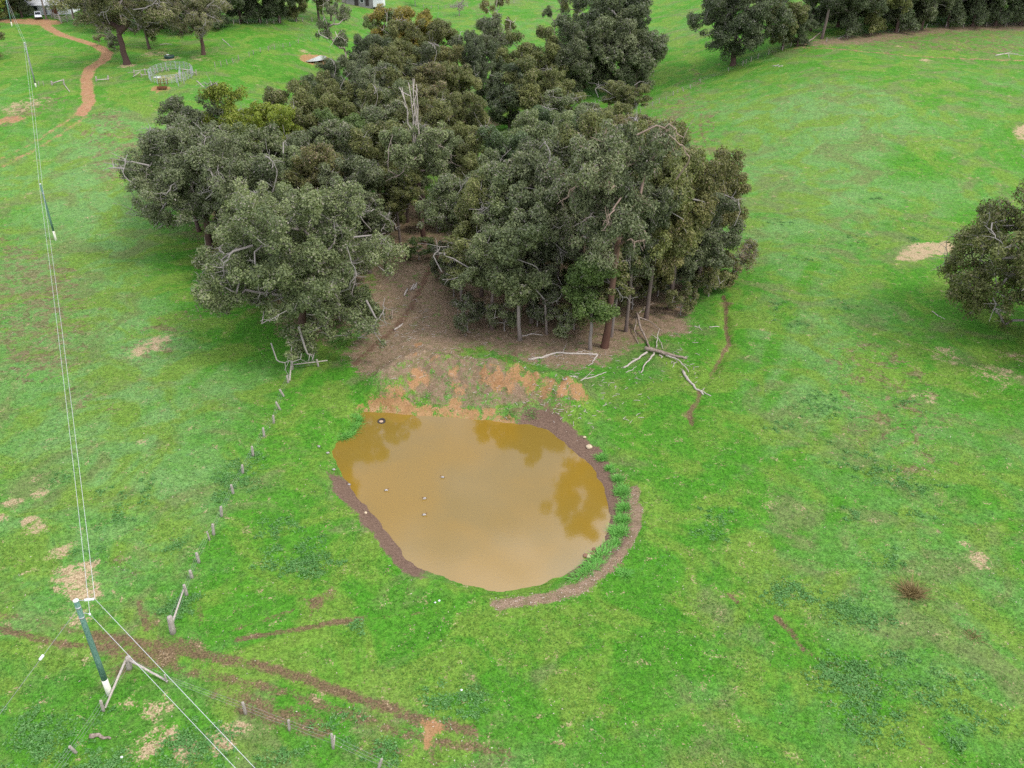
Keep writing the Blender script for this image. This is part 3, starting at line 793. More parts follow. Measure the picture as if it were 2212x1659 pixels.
VAR = {
 'broad': gen_tree('broad', 5, 20, 10, .08, 300, 1.45, 235, .50, .42, .21, 7, .02, shell=.28, twigs=2.2, fork=.30, limb_r=1.25, droop=1.2, limbs=26, skirt=True),
 'broad2': gen_tree('broad2', 17, 20, 9.5, .14, 230, 1.5, 230, .50, .44, .22, 6, .05, shell=.42, twigs=2.5, fork=.34, limb_r=1.2, limbs=26, skirt=True),
 'spread': gen_tree('spread', 23, 19, 10, .22, 150, 1.45, 210, .60, .46, .22, 8, .03, shell=.5, twigs=3, fork=.30, grey=.16, limb_r=1.25, limbs=26),
 'low': gen_tree('low', 29, 18, 12, .05, 330, 1.55, 220, .60, .44, .22, 8, .02, shell=.28, twigs=2.5, fork=.22, limb_r=1.35, droop=2.2, bough=2.6, limbs=26, skirt=True),
 'gum_a': gen_tree('gum_a', 31, 18, 5.6, .20, 110, 1.35, 230, .30, lobes=4, limbs=3),
 'gum_b': gen_tree('gum_b', 37, 18, 6.2, .16, 125, 1.30, 225, .34, lobes=6, lean=.04, limbs=3),
 'gum_c': gen_tree('gum_c', 41, 18, 5.2, .24, 98, 1.40, 215, .28, lobes=3, lean=.09, grey=.14, twigs=3, limbs=3),
 'gum_d': gen_tree('gum_d', 47, 18, 6.6, .14, 132, 1.35, 225, .34, lobes=7, top=.85, limbs=3),
 'gum_e': gen_tree('gum_e', 53, 18, 5.0, .30, 84, 1.30, 215, .27, lobes=4, lean=.02, twigs=2.5, limbs=3),
 'slim_a': gen_tree('slim_a', 59, 15, 3.0, .16, 45, 1.20, 220, .20, lobes=3),
 'slim_b': gen_tree('slim_b', 61, 15, 3.3, .26, 40, 1.20, 210, .22, lobes=4, lean=.05, twigs=3, grey=.12, limbs=5),
 'tall': gen_tree('tall', 67, 21, 5.6, .40, 62, 1.35, 215, .40, lobes=6, bare=4, twigs=3, fork=.62, limbs=5),
 'tall_b': gen_tree('tall_b', 101, 24, 6.2, .34, 118, 1.4, 215, .40, lobes=6, twigs=3, limbs=8),
 'dense': gen_tree('dense', 71, 20, 9.2, .06, 250, 1.6, 205, .55, .50, .26, 7, .02, shell=.34, twigs=1.0, droop=1.0, skirt=True),
 'dense_b': gen_tree('dense_b', 73, 18, 6.5, .03, 135, 1.6, 185, .40, .55, .28, 5, .03, shell=.38, twigs=1.2, skirt=True),
 'sparse': gen_tree('sparse', 79, 18, 5.6, .48, 26, 1.25, 190, .24, lobes=7, lean=.08, twigs=2.5, fork=.5, shell=.3, limbs=5),
 'shrub': gen_tree('shrub', 83, 5, 2.6, .05, 26, .85, 170, .10, .34, .17, 4, .05, twigs=3, grey=.12),
 'twiggy': gen_tree('twiggy', 89, 7, 4.0, .15, 30, .95, 90, .13, .34, .16, 5, .05, twigs=7, grey=.35),
 'bare': gen_tree('bare', 97, 6, 2.8, .25, 40, .9, 20, .16, twigs=8, dead=True),
}
TINT = {'grey': (1.04, 1.04, 1.08), 'olive': (1.2, 1.12, .80), 'ash': (1.28, 1.14, 1.05), 'yellow': (1.5, 1.6, .42), 'brown': (1.28, 1.08, .80), 'rust': (1.75, 1.28, .55), 'blue': (.88, 1.06, .98), 'dark': (.80, .86, .88), 'sage': (1.25, 1.28, 1.18), 'green': (.95, 1.2, .72)}
TWORD = {'grey': 'grey-green', 'olive': 'olive', 'ash': 'ash-grey', 'yellow': 'yellow-green', 'brown': 'brownish', 'rust': 'rust-tinged', 'blue': 'bluish-green', 'dark': 'dark', 'sage': 'pale sage', 'green': 'fresh green'}
_rt = random.Random(4)
def plant(px, py, Ht, Rt, var, tint, label, group=None, name='gum_tree', cat='tree', wood=(1, 1, 1), rz=None, pos=None, sink=0.0, bare=True):
    wd, cr, H0, R0, dl = VAR[var]
    p = pos if pos is not None else G(px, py)
    sc = (Rt / R0, Rt / R0, Ht / H0)
    root = thing(name, label, cat, p - Vector((0, 0, sink)), _rt.uniform(0, 6.28) if rz is None else rz, group)
    root.scale = sc
    k = _rt.uniform(.88, 1.12)
    t = link('trunk', wd, root); t.color = (*wood, 1)
    if dl is not None and bare: link('dead_limbs', dl, root)
    if cr is not None:
        c = link('crown', cr, root); v = TINT[tint]; c.color = (v[0] * k, v[1] * k, v[2] * k, 1)
    return root

# ------------------------------------------------------------------ the grove behind the pond
FG = [ # px, py (foot of the trunk in the photo), height, crown radius, kind, tint
 (1123,735,16,3.6,'slim_a','sage'),(1181,722,9,2.4,'slim_b','grey'),(1275,755,12.5,3.2,'slim_a','green'),(1320,727,12,3.2,'slim_b','olive'),(1352,716,20,3.8,'gum_e','grey'),(1147,697,18,3.4,'slim_a','grey'),
 (1062,712,14,4.6,'gum_a','sage'),(1000,690,11,3.4,'slim_b','olive'),(1205,680,20,4.2,'gum_c','grey'),(1263,700,13,3.2,'slim_a','grey'),(1395,690,21,5.0,'gum_a','olive'),(1445,668,20.5,5.4,'gum_b','brown'),(1500,640,14,5.2,'gum_d','grey'),
 (1330,660,24.5,5.2,'gum_b','grey'),(1100,650,19.5,4.8,'gum_c','sage'),(1160,640,22,4.6,'gum_e','grey'),(1040,640,17.5,4.6,'gum_a','olive'),(1250,625,23,5.0,'gum_a','olive'),(1400,620,23,5.8,'gum_d','olive'),(1470,600,19.5,6.0,'gum_b','brown'),(1530,580,15,4.6,'gum_a','brown'),
 (990,600,15,4.4,'gum_c','sage'),(1075,570,16.5,5.0,'gum_b','sage'),(1150,560,18,5.2,'gum_a','grey'),(1220,550,18.5,5.4,'gum_d','sage'),(1310,560,19,5.6,'gum_b','olive'),(1385,545,19,5.6,'gum_a','brown'),(1455,530,19,5.6,'gum_d','olive'),
 (1030,500,16.5,5.2,'gum_d','olive'),(1110,490,17,5.2,'gum_b','blue'),(1190,480,17.5,5.4,'gum_a','sage'),(1270,480,18,5.6,'gum_d','grey'),(1350,470,17.5,5.4,'gum_c','brown'),(1420,470,17,5.2,'gum_b','dark'),
 (1140,420,15.5,5.2,'gum_d','blue'),(1215,410,15,5.0,'gum_b','blue'),(1290,400,14.5,4.8,'gum_a','olive'),(1075,440,13,4.6,'gum_a','green'),
 # left of the clearing
 (560,590,17,6.0,'gum_d','grey'),(600,640,15,5.0,'gum_b','grey'),(720,640,14,4.4,'gum_c','grey'),(800,590,12,3.4,'slim_b','grey'),(832,582,10.5,2.6,'slim_b','sage'),(803,535,12,3.6,'slim_a','sage'),(760,560,15.5,4.6,'gum_a','grey'),(700,560,17.5,4.4,'gum_c','brown'),(640,560,17,4.8,'gum_e','sage'),(865,530,13,3.8,'gum_e','olive'),
 (430,500,17,6.0,'gum_d','grey'),(580,500,17.5,5.4,'gum_a','sage'),(660,500,17,5.4,'gum_b','grey'),(740,495,17.5,5.2,'gum_c','sage'),(820,490,17,5.2,'gum_a','olive'),(880,480,16,5.0,'gum_d','grey'),(960,470,16,5.0,'gum_b','sage'),
 (395,455,14.5,5.2,'gum_b','olive'),(470,440,17.5,5.6,'gum_a','grey'),(560,430,20.5,7.0,'gum_d','yellow'),(622,450,18.5,5.2,'gum_b','yellow'),(700,445,17,5.2,'gum_d','olive'),(770,440,17,5.2,'gum_b','green'),(845,435,17,5.2,'gum_c','sage'),(915,430,17,5.4,'gum_a','olive'),(985,420,16.5,5.2,'gum_d','olive'),
 (640,398,17.5,5.4,'gum_a','olive'),(715,392,17,5.2,'gum_b','olive'),(790,388,17.5,5.2,'gum_d','olive'),(860,382,17,5.2,'gum_a','sage'),(930,375,17,5.4,'gum_c','brown'),(1000,365,16,5.0,'gum_b','olive'),(560,395,13,4.6,'gum_d','olive'),
]
BG = [
 (735,330,16,5.2,'gum_b','olive'),(800,325,17,5.4,'gum_a','grey'),(870,320,17,5.4,'gum_d','olive'),(935,315,17,5.4,'gum_c','brown'),(985,300,16,5.0,'gum_a','olive'),
 (700,285,15,5.0,'gum_d','dark'),(770,275,16,5.4,'gum_b','grey'),(840,270,17.5,5.8,'gum_a','olive'),(905,265,17.5,5.8,'gum_d','grey'),(965,255,17,5.2,'gum_b','brown'),
 (805,225,17,6.2,'gum_b','dark'),(870,222,19,6.2,'gum_d','olive'),(930,215,19,6.2,'gum_a','olive'),
 (850,190,20,6.0,'gum_c','rust'),(905,185,19.5,6.0,'gum_a','rust'),
 (1014,232,18,4.4,'gum_e','grey'),(1039,255,19.5,5.0,'gum_b','dark'),(1065,215,20,5.0,'gum_c','grey'),
 (1100,285,14,5.6,'dense_b','dark'),(1150,290,15.5,5.8,'dense_b','olive'),(1210,285,14,5.0,'gum_d','olive'),(1120,230,17,6.0,'dense_b','olive'),(1170,215,17,6.2,'dense_b','olive'),
 (1225,215,18,6.2,'dense_b','grey'),(1262,190,22,7.6,'dense_b','dark'),(1318,200,23,8.4,'dense_b','grey'),(1372,205,20.5,7.8,'dense_b','grey'),(1290,160,24,8.0,'gum_a','dark'),(1350,160,22,7.5,'gum_b','dark'),
 (1203,318,12,4.0,'slim_b','sage'),(1260,320,9.5,4.0,'gum_c','sage'),(1313,272,10,3.4,'slim_b','olive'),(1358,282,10.5,3.8,'gum_e','olive'),(1330,340,9,4.2,'gum_d','brown'),(1240,360,11,4.4,'gum_a','sage'),(1300,345,8,3.6,'shrub','olive'),
]
ORD = ['first', 'second', 'third', 'fourth', 'fifth', 'sixth', 'seventh', 'eighth', 'ninth', 'tenth', 'eleventh', 'twelfth', 'thirteenth', 'fourteenth', 'fifteenth', 'sixteenth', 'seventeenth', 'eighteenth', 'nineteenth', 'twentieth', 'twenty-first', 'twenty-second']
def label_rows(items, bins, where):
    pts = ground([(i[0], i[1]) for i in items])
    rows = {}
    for k, p in enumerate(pts): rows.setdefault(int(np.searchsorted(bins, p[1])), []).append(k)
    for r, ks in sorted(rows.items()):
        ks.sort(key=lambda k: pts[k][0] / pts[k][1])
        for n, k in enumerate(ks):
            it = items[k]
            form = {'slim': 'slender', 'gum_': 'rounded', 'dens': 'dense', 'shru': 'low'}[it[4][:4]]
            lab = f"{TWORD[it[5]]} {form} gum tree, {ORD[n]} from left in {ORD[r]} row {where}"
            plant(it[0], it[1], it[2], it[3], it[4], it[5], lab, 'gum trees of the grove', pos=Vector(pts[k]))
label_rows(FG, [89, 99, 110, 124, 140], 'behind the pond')
SAP = [(1090,715,4.5,2.2,'sage'),(1160,705,5,2.2,'grey'),(1240,712,4.2,2.0,'olive'),(1365,668,6,2.6,'olive'),(1420,640,6,2.8,'grey'),(1490,622,6,2.6,'brown'),(1530,640,5,2.6,'olive'),(1300,690,6,2.4,'grey'),(980,640,6,2.6,'sage'),(960,600,5,2.4,'grey'),(1110,640,6,2.6,'grey'),(1195,640,6.5,2.6,'olive'),(745,690,5,2.6,'grey'),(770,620,6,2.8,'sage'),(700,700,5,2.8,'grey'),(560,660,5,3,'grey'),(480,600,5,3,'olive'),(790,550,6,2.6,'grey'),(850,500,6,2.8,'olive'),(945,500,6,2.8,'sage'),(1010,560,6,2.8,'olive')]
_sp = ground([(q[0], q[1]) for q in SAP])
for _n, _k in enumerate(sorted(range(len(SAP)), key=lambda k: SAP[k][0])):
    q = SAP[_k]
    plant(q[0], q[1], q[2], q[3], 'shrub', q[4], f"{TWORD[q[4]]} understorey sapling under the grove, {ORD[_n]} counted from the left", 'understorey saplings', 'sapling', 'sapling', pos=Vector(_sp[_k]))
label_rows(BG, [180, 205, 230], 'of the far grove')

GRP = 'gum trees of the grove'
plant(662,738,20.5,10.2,'broad','sage','broad spreading gum tree with pale twisting limbs left of the dirt path', GRP, rz=2.2)
plant(458,545,20,9.8,'broad2','grey','large dark-crowned gum tree at the left edge of the grove with long low limb', GRP, rz=.6)
plant(916,526,21,5.0,'tall','sage','tall gum tree with bare bleached limbs on top, dark trunk beside the clearing', GRP, wood=(1.05, .95, .9))
plant(1306,750,27,6.0,'tall_b','grey','tall gum tree with thick reddish-brown trunk at the front right of the grove', GRP, bare=False, wood=(1.05, .86, .76))
plant(760,215,21,5.4,'sparse','grey','thin open-crowned gum tree with leaning pale trunk at the far grove\'s left edge', GRP, wood=(1.5, 1.45, 1.35))
plant(835,190,18,4.6,'sparse','green','sparse gum tree with scattered leaf tufts beside the leaning pale trunk', GRP, wood=(1.3, 1.25, 1.2))
plant(1080,165,20,4.4,'sparse','brown','sparse gum tree with dead white limbs at the top of the far grove', GRP, wood=(1.7, 1.65, 1.6))
plant(1195,130,19,4.2,'sparse','grey','thin gum tree with see-through crown against the far paddock, left one', 'thin gum trees against the far paddock', wood=(1.2, 1.15, 1.1))
plant(1228,128,17,3.6,'sparse','olive','thin gum tree with see-through crown against the far paddock, right one', 'thin gum trees against the far paddock', wood=(1.2, 1.15, 1.1))
plant(1580,608,6.5,3.6,'twiggy','brown','sparse twiggy brown shrub on the right edge of the grove', None, 'twiggy_shrub', 'shrub')
plant(1545,625,5,3.0,'shrub','brown','low brownish bush beside the start of the creek gully', None, 'bush', 'bush')
plant(1470,680,4,2.0,'shrub','olive','small olive bush beside the fallen limbs right of the grove', None, 'bush', 'bush')
plant(1215,728,3.6,2.0,'shrub','sage','small pale bush among slender trunks at the front of the grove', None, 'bush', 'bush')
plant(905,560,3.2,2.4,'shrub','green','low leafy bush beside the path in the clearing', None, 'bush', 'bush')
plant(1010,715,4.5,2.4,'shrub','grey','grey-green bush right of the path at the front of the grove', None, 'bush', 'bush')

# right-hand edge tree, lone trees, forest edge
plant(2238,728,21,12.6,'low','olive','big spreading tree cut by the right edge of the photo beside the straw', None, rz=4.4, name='spreading_tree')
plant(1583,141,22,11.0,'dense','dark','huge dense dark tree standing alone on the slope right of the grove', None, rz=1.0, name='dense_tree')
plant(1690,106,15,5.6,'dense_b','olive','paler bushy tree touching the right side of the huge dark tree', None, name='dense_tree')
FE = [(1722,100,9,4.2,'dark'),(1775,84,19,6.8,'dark'),(1830,80,17,6.2,'dark'),(1880,74,18,6.4,'olive'),(1935,70,19,7,'dark'),(1990,64,19,6.6,'grey'),(2045,58,20,6.6,'dark'),(2100,57,19,6.6,'dark'),(2150,56,19,6.8,'dark'),(2205,54,20,7,'dark'),(2260,52,20,7,'dark'),
      (1750,66,20,7,'dark'),(1810,58,20,7,'dark'),(1870,52,20,7,'grey'),(1930,48,20,7,'dark'),(1995,44,20,7,'dark'),(2060,42,20,7,'dark'),(2130,40,20,7,'grey'),(2200,40,20,7,'dark'),
      (1790,44,21,7,'dark'),(1850,40,21,7,'dark'),(1920,34,21,7,'dark'),(2000,30,21,7,'dark'),(2080,28,21,7,'dark'),(2160,26,21,7,'dark'),(2235,28,21,7,'dark')]
for k, (px, py, h, r, ti) in enumerate(FE):
    row = 0 if k < 11 else 1 if k < 19 else 2; n = k - (0, 11, 19)[row]
    plant(px, py, h, r, 'gum_c' if k == 1 else 'dense_b', ti, f"{TWORD[ti]} forest tree, {ORD[n]} from left in {ORD[row]} row of the top-right wood", 'trees of the top-right wood', 'forest_tree')
# trees of the top left
plant(275,139,22,12,'spread','ash','great spreading gum with scorched trunk and pale limbs beside the red track', None, rz=3.6, name='spreading_gum', wood=(.95, .95, 1.0))
plant(440,118,15.5,7.8,'spread','ash','grey-brown round-headed gum standing beyond the cattle yard', None, rz=.4, name='spreading_gum')
TL = [(323,106,15,6,'gum_b','olive','olive gum behind the great spreading gum, short thick trunk'),(392,72,17,6.5,'dense_b','grey','grey-green tree behind the grey-brown round-headed gum'),(350,62,17,7,'dense_b','olive','olive bushy tree between the two spreading gums'),(470,62,15,6,'dense_b','dark','dark tree half hidden behind the grey-brown gum'),
      (520,47,17,7.5,'dense_b','dark','dark bushy tree, left one of the paddock fence clump'),(562,48,18,7.5,'dense_b','dark','dark bushy tree in the middle of the paddock fence clump'),(604,49,17,7,'dense_b','dark','dark bushy tree at the right of the paddock fence clump'),(640,44,15,5,'dense_b','olive','olive tree between the paddock fence clump and the shed'),(690,47,17,6.4,'gum_b','olive','olive gum with bare trunk left of the timber shed'),(716,45,18,5,'gum_c','brown','brownish gum just left of the timber shed'),
      (101,42,19,3.6,'slim_b','dark','tall dark-trunked gum in front of the white house'),(20,38,14,6,'dense_b','olive','olive tree left of the parked car'),(48,38,13,5.5,'dense_b','dark','dark tree beside the parked car'),(-20,44,12,5.5,'dense_b','yellow','yellow-green tree at the top left corner'),(160,40,12,5,'gum_c','olive','olive tree leaning over the timber yard rails'),(190,52,10,4.6,'gum_c','brown','brownish small tree right of the timber yard rails'),(135,26,14,5,'gum_c','grey','grey tree over the white house roof'),(60,22,15,6,'dense_b','grey','grey tree behind the parked car'),
      (-28,128,9,4.8,'dense_b','olive','rounded olive tree cut by the left edge of the photo'),(250,108,3.4,2.4,'shrub','grey','low grey bush under the great spreading gum'),(215,98,3,2.0,'twiggy','brown','low twiggy bush beside the bend of the red track'),(235,92,4,2.2,'twiggy','grey','grey twiggy bush behind the bend of the red track'),
      (897,14,8,4.4,'twiggy','brown','round brownish bush in the far paddock right of the shed'),(235,66,15,6.5,'dense_b','olive','olive tree behind the great spreading gum on its left'),(300,50,17,7,'dense_b','olive','olive tree behind the great spreading gum on its right'),(430,44,17,6,'dense_b','dark','dark tree far behind the grey-brown gum')]
for px, py, h, r, v, ti, lab in TL:
    small = v in ('shrub', 'twiggy')
    plant(px, py, h, r, v, ti, lab, None, 'bush' if small else 'gum_tree', 'bush' if small else 'tree')
plant(992,34,5.2,2.8,'bare','grey','small bare grey tree standing alone in the far paddock', None, 'bare_tree', 'tree', wood=(1.1, 1.0, 1.05))

# ------------------------------------------------------------------ power line
def pole_points(bx, by, tx, ty):
    b = G(bx, by); return b, upright(b, tx, ty)
PL = [((237,1499),(164,1298)), ((121,519),(87,398)), ((78,188),(53,92)), ((26,57),(13,-2))]
PLAB = ['green utility pole with cream base and white cap at the lower left', 'grey-green utility pole with pale base halfway up the left paddock', 'grey utility pole beside the timber strainer at the upper left', 'utility pole in front of the olive trees at the top left corner']
POLES = []
for k, ((bx, by), (tx, ty)) in enumerate(PL):
    b, t = pole_points(bx, by, tx, ty)
    r = .19 if k == 0 else .15
    root = thing('utility_pole', PLAB[k], 'utility pole', b, 0, 'poles of the farm power line')
    d = t - b; s = .17 if k != 2 else .09
    mb = MB(); mb.tube([d * q for q in (s, .4, .7, 1.0)], [r * .99, r * .93, r * .86, r * .8], 14); mb.build('shaft', M['pole_green' if k < 2 or k == 3 else 'pole_grey'], root, True)
    mb = MB(); mb.tube([d * -.04, d * .05, d * s], [r * 1.06, r * 1.03, r * 1.0], 14); mb.build('painted_base', M['pole_white'], root, True)
    mb = MB(); mb.tube([d, d * 1.006, d * 1.010], [r * .86, r * .86, r * .5], 14); mb.build('cap', M['cap'], root, True)
    for q in (.12 if k == 0 else .3, .32):
        mb = MB(); mb.tube([d * (1 - q * .5 - .01), d * (1 - q * .5 + .006)], r * .90, 14); mb.build('band', M['galv'], root, True)
    POLES.append((b, t, root))
b0, t0, root0 = POLES[0]
wA = upright(b0, 205, 1294); wB = upright(b0, 194, 1327)
def rel(p): return p - b0
# long insulator and its tie, short tie with clamp
mb = MB(); a = rel(t0 + (wA - t0) * .03); e = rel(wA)
mb.tube([a, a + (e - a) * .45], .018, 6); mb.build('tie_rod', M['galv'], root0)
q0 = a + (e - a) * .42; pts = []; rr = []
for i in range(15): pts.append(q0 + (e - q0) * (i / 15.)); rr.append(.10 if i % 2 else .045)
mb = MB(); mb.tube(pts, rr, 12); mb.build('insulator', M['porcelain'], root0, False)
mb = MB(); s2 = b0 + (t0 - b0) * .865; a = rel(s2)
mb.tube([a, a + (rel(wB) - a) * .5 + Vector((0, 0, .12)), rel(wB)], .025, 6); mb.build('tie_rod', M['galv'], root0)
mb = MB(); mb.tube([rel(wB) + Vector((0, 0, -.09)), rel(wB), rel(wB) + Vector((0, 0, .09))], [.05, .08, .05], 8); mb.build('clamp', M['porcelain'], root0)

def span(a, b, sag, n=24):
    return [a + (b - a) * s - Vector((0, 0, 4 * sag * s * (1 - s))) for s in np.linspace(0, 1, n)]
def wire(name, label, pts, r, cat='power line', mat='conductor', group='wires of the farm power line'):
    mb = MB(); mb.tube(pts, r, 5); return tag(mb.build(name, M[mat], None, True), label, cat, group)
off = [(Vector((.10, 0, .05)), Vector((.32, 0, -.15)))] * 4
pA = wA; pB = wB
tA = [POLES[k][1] + Vector((-.15, 0, .1)) for k in (1, 2, 3)]; tB = [POLES[k][1] + Vector((.28, 0, -.05)) for k in (1, 2, 3)]
eB = Vector((*plane_z([(515,1665)], wB.z - 0.6)[0], wB.z - .6)); eA = Vector((*plane_z([(560,1668)], wA.z - .6)[0], wA.z - .6))
eB = pB + (eB - pB) * 2.2; eA = pA + (eA - pA) * 2.2
wire('power_line', 'right-hand wire of the pair running from near pole insulator up the left paddock', [*span(pA, tB[0], .75)], .0135)
wire('power_line', 'left-hand wire of the pair running from near pole clamp up the left paddock', [*span(pB, tA[0], .75)], .0135)
wire('power_line', 'right-hand wire from second pole on to the pole at the upper left', span(tB[0], tB[1], .6), .0135)
wire('power_line', 'left-hand wire from second pole on to the pole at the upper left', span(tA[0], tA[1], .6), .0135)
wire('power_line', 'right-hand wire at the top left between the last two poles', span(tB[1], tB[2], .5), .0135)
wire('power_line', 'left-hand wire at the top left between the last two poles', span(tA[1], tA[2], .5), .0135)
wire('power_line', 'upper wire leading from the near pole to the bottom edge of the photo', span(pA, eA, .05), .0135)
wire('power_line', 'lower wire leading from the near pole to the bottom edge of the photo', span(pB, eB, .05), .0135)
# stay wire with its guard, a thing of its own
stay_a = b0 + (t0 - b0) * .93; stay_e = G(-95, 1668)
st = thing('stay_wire', 'thin stay wire with pale insulator slanting down left of the green pole', 'stay wire', stay_e)
mb = MB(); mb.tube([stay_a - stay_e, Vector((0, 0, -.05))], .013, 5); mb.build('cable', M['wire'], st)
_n = b0.xy.normalized()
best = min((abs((lambda p: (p.x * 0 + (CX + FPX * p.x / (p.y * CP - (p.z - CAM_H) * SP))) - 90)(stay_a + (stay_e - stay_a) * s)), s) for s in np.linspace(.1, .9, 200))[1]
ic = stay_a + (stay_e - stay_a) * best - stay_e; dd = (stay_e - stay_a).normalized()
mb = MB(); mb.tube([ic - dd * .19, ic - dd * .15, ic + dd * .15, ic + dd * .19], [.04, .09, .09, .04], 8); mb.build('insulator', M['porcelain'], st)

# ------------------------------------------------------------------ fences
_rf = random.Random(9)
def post_mesh(mb, b, t, r, n=8):
    d = t - b
    mb.tube([b - d.normalized() * .25, b + d * .3, b + d * .7, t - d * .02, t], [r * 1.08, r * 1.02, r * .95, r * .9, r * .72], n)
def fence(label, posts, wires=(.35, .65, .95), r=.10, rails=(), thick=(), wire_r=.006, name='wire_fence', group=None):
    """posts: (base x, base y, top x, top y) in the photo"""
    P = []
    for q in posts:
        b = G(q[0], q[1])
        t = upright(b, q[2], q[3]) if len(q) == 4 else b + Vector((_rf.uniform(-.06, .06), _rf.uniform(-.05, .05), q[2]))
        P.append((b, t))
    o = P[0][0].copy(); root = thing(name, label, 'fence', o, 0, group)
    for k, (b, t) in enumerate(P):
        mb = MB(); post_mesh(mb, b - o, t - o, (thick[k] if k < len(thick) and thick[k] else r * _rf.uniform(.8, 1.15)))
        mb.build('post', M['post'], root, True)
    for w in wires:
        pts = []
        for b, t in P: pts.append(b + (t - b) * w - o)
        full = []
        for i in range(len(pts) - 1):
            for s in (0, .33, .66): full.append(pts[i] + (pts[i + 1] - pts[i]) * s - Vector((0, 0, .03 if s else 0)))
        full.append(pts[-1]); mb = MB(); mb.tube(full, wire_r, 4); mb.build('wire', M['wire'], root)
    for (x1, y1, z1, x2, y2, z2, rr) in rails:
        a = G(x1, y1) + Vector((0, 0, z1)) - o; e = G(x2, y2) + Vector((0, 0, z2)) - o
        mb = MB(); mb.tube([a, a + (e - a) * .5 + Vector((0, 0, _rf.uniform(-.03, .03))), e], [rr, rr * .95, rr * .8], 7); mb.build('brace_rail', M['pale_wood'], root, True)
    return root
fence('wire fence with leaning old timber posts running from pond side down the left paddock',
  [(374,1367,366,1332),(404,1286,397,1263),(415,1248,410,1232),(430,1215,424,1194),(453,1167,447,1148),(462,1155,459,1132),(479,1115,477,1094),(504,1066,499,1047),(525,1022,523,1004),(547,985,544,964),(571,943,568,924),(592,914,590,897),(605,885,596,868),(613,856,604,841),(623,827,620,811),(632,798,630,782),(688,792,684,776)],
  thick=(.21, .12, .12, .12, .07, .12, .12, .11, .11, .11, .12, .11, .11, .11, .12, .14, .11),
  rails=((374,1362,.55,401,1289,.75,.075),(633,797,.55,709,789,.62,.075),(626,824,.1,631,798,.75,.08)))
fence('strainer corner with two long diagonal pale braces beside the green pole',
  [(280,1444,276,1419),(361,1474,355,1457),(531,1542,524,1517),(625,1577,623,1555),(720,1617,716,1585),(818,1660,825,1639),(905,1705,1.15)],
  thick=(.19, .06, .1, .09, .09, .09, .09), rails=((282,1443,.9,363,1475,.15,.085),(278,1444,.85,228,1532,.12,.085),(720,1618,.0,726,1607,.85,.06)))
fence('short run of leaning posts below the green pole going to the bottom edge',
  [(280,1446,.9),(224,1536,217,1513),(164,1626,150,1612),(110,1705,1.1)], thick=(.05, .1, .1, .1))
fence('line of thin posts and wire climbing the slope right of the far grove',
  [(1383,244,1.1),(1394,234,1394,225),(1409,230,1410,219),(1424,223,1424,212),(1439,216,1439,208),(1454,207,1454,197),(1464,201,1464,193),(1477,198,1473,188),(1492,192,1491,183),(1513,180,1512,170),(1574,154,1573,146),(1604,142,1.2),(1611,139,1.2),(1622,134,1.2),(1637,127,1.2),(1660,118,1.2),(1690,110,1.2),(1708,102,1.2)], r=.09)
fence('fence of thin posts crossing the upper paddock beyond the cattle yard',
  [(465,146,1.2),(478,144,1.2),(491,140,1.2),(504,137,1.2),(516,130,1.2),(539,123,1.2),(548,119,1.2),(563,113,1.1),(580,110,1.1),(594,107,1.1),(612,104,1.1),(627,101,1.1),(645,94,1.1),(672,89,1.1),(705,83,1.1)], r=.08)
fence('fence of pale posts under the dark trees at the top of the left paddock',
  [(505,53,1.2),(518,52,1.2),(535,51,1.2),(562,51,1.3),(577,52,1.3),(592,52,1.3),(604,50,1.2),(640,48,1.2),(654,47,1.2),(674,47,1.2),(700,45,1.2)], r=.11)
fence('faint wire fence crossing the far paddock right of the shed',
  [(915,18,1.2),(932,19,1.2),(947,20,1.2),(962,19,1.2),(985,17,1.2),(1010,16,1.2),(1035,16,1.2),(1060,14,1.2),(1085,11,1.2),(1110,8,1.2),(1140,5,1.2)], r=.09)
fence('row of short grey posts along the foot of the top-right wood',
  [(1785,91,1.1),(1830,83,1.1),(1880,76,1.1),(1940,70,1.1),(2000,62,1.2),(2043,59,1.3),(2080,59,1.1),(2130,58,1.1),(2172,57,1.1),(2215,56,1.1)], r=.1)
fence('old timber strainer with rail and fallen stay left of the red track',
  [(113,184,111,175),(138.5,183,137,171)], r=.17, rails=((114,184,.35,138,183,.95,.13),(139,184,.2,151,199,.05,.08)), wires=(.6,))
fence('broken strainer post with low rail right of the red track',
  [(208.5,176,207,165),(234,173,233,163)], r=.15, rails=((209,176,.35,236,174,.3,.11),), wires=(.6,))
fence('dark steel stay and thin post at the foot of the upper pole',
  [(84,186,83,176),(95,186,1.0)], r=.06, wires=(.8,))

# ------------------------------------------------------------------ cattle yard
yc = G(367, 168); yw = (G(411, 166) - G(321, 166)).length / 2
front = G(372, 183); back_ = G(362, 150)
yr_y = (back_.y - front.y) / 2; cy = Vector((yc.x, (front.y + back_.y) / 2, 0))
def yard_pt(a, k=1.0):
    x = cy.x + math.cos(a) * yw * k; y = cy.y + math.sin(a) * yr_y * k
    return Vector((x, y, h1(x, y)))
yard = thing('cattle_yard', 'round portable cattle yard of galvanised pipe panels on the upper left slope', 'cattle yard', yard_pt(0))
yo = Vector(yard.location)
NP = 14
for k in range(NP):
    a, b = yard_pt(2 * math.pi * k / NP), yard_pt(2 * math.pi * (k + 1) / NP)
    mb = MB()
    for s in (0.02, .5, .98):
        p = a + (b - a) * s - yo; mb.tube([p - Vector((0, 0, .15)), p + Vector((0, 0, 1.75))], .05, 6)
    for zz in (.3, .6, .9, 1.2, 1.5, 1.75):
        mb.tube([a - yo + Vector((0, 0, zz)), b - yo + Vector((0, 0, zz))], .026, 5)
    mb.build('rail_panel', M['galv'], yard)
gp = [G(386, 186), G(398, 180)]
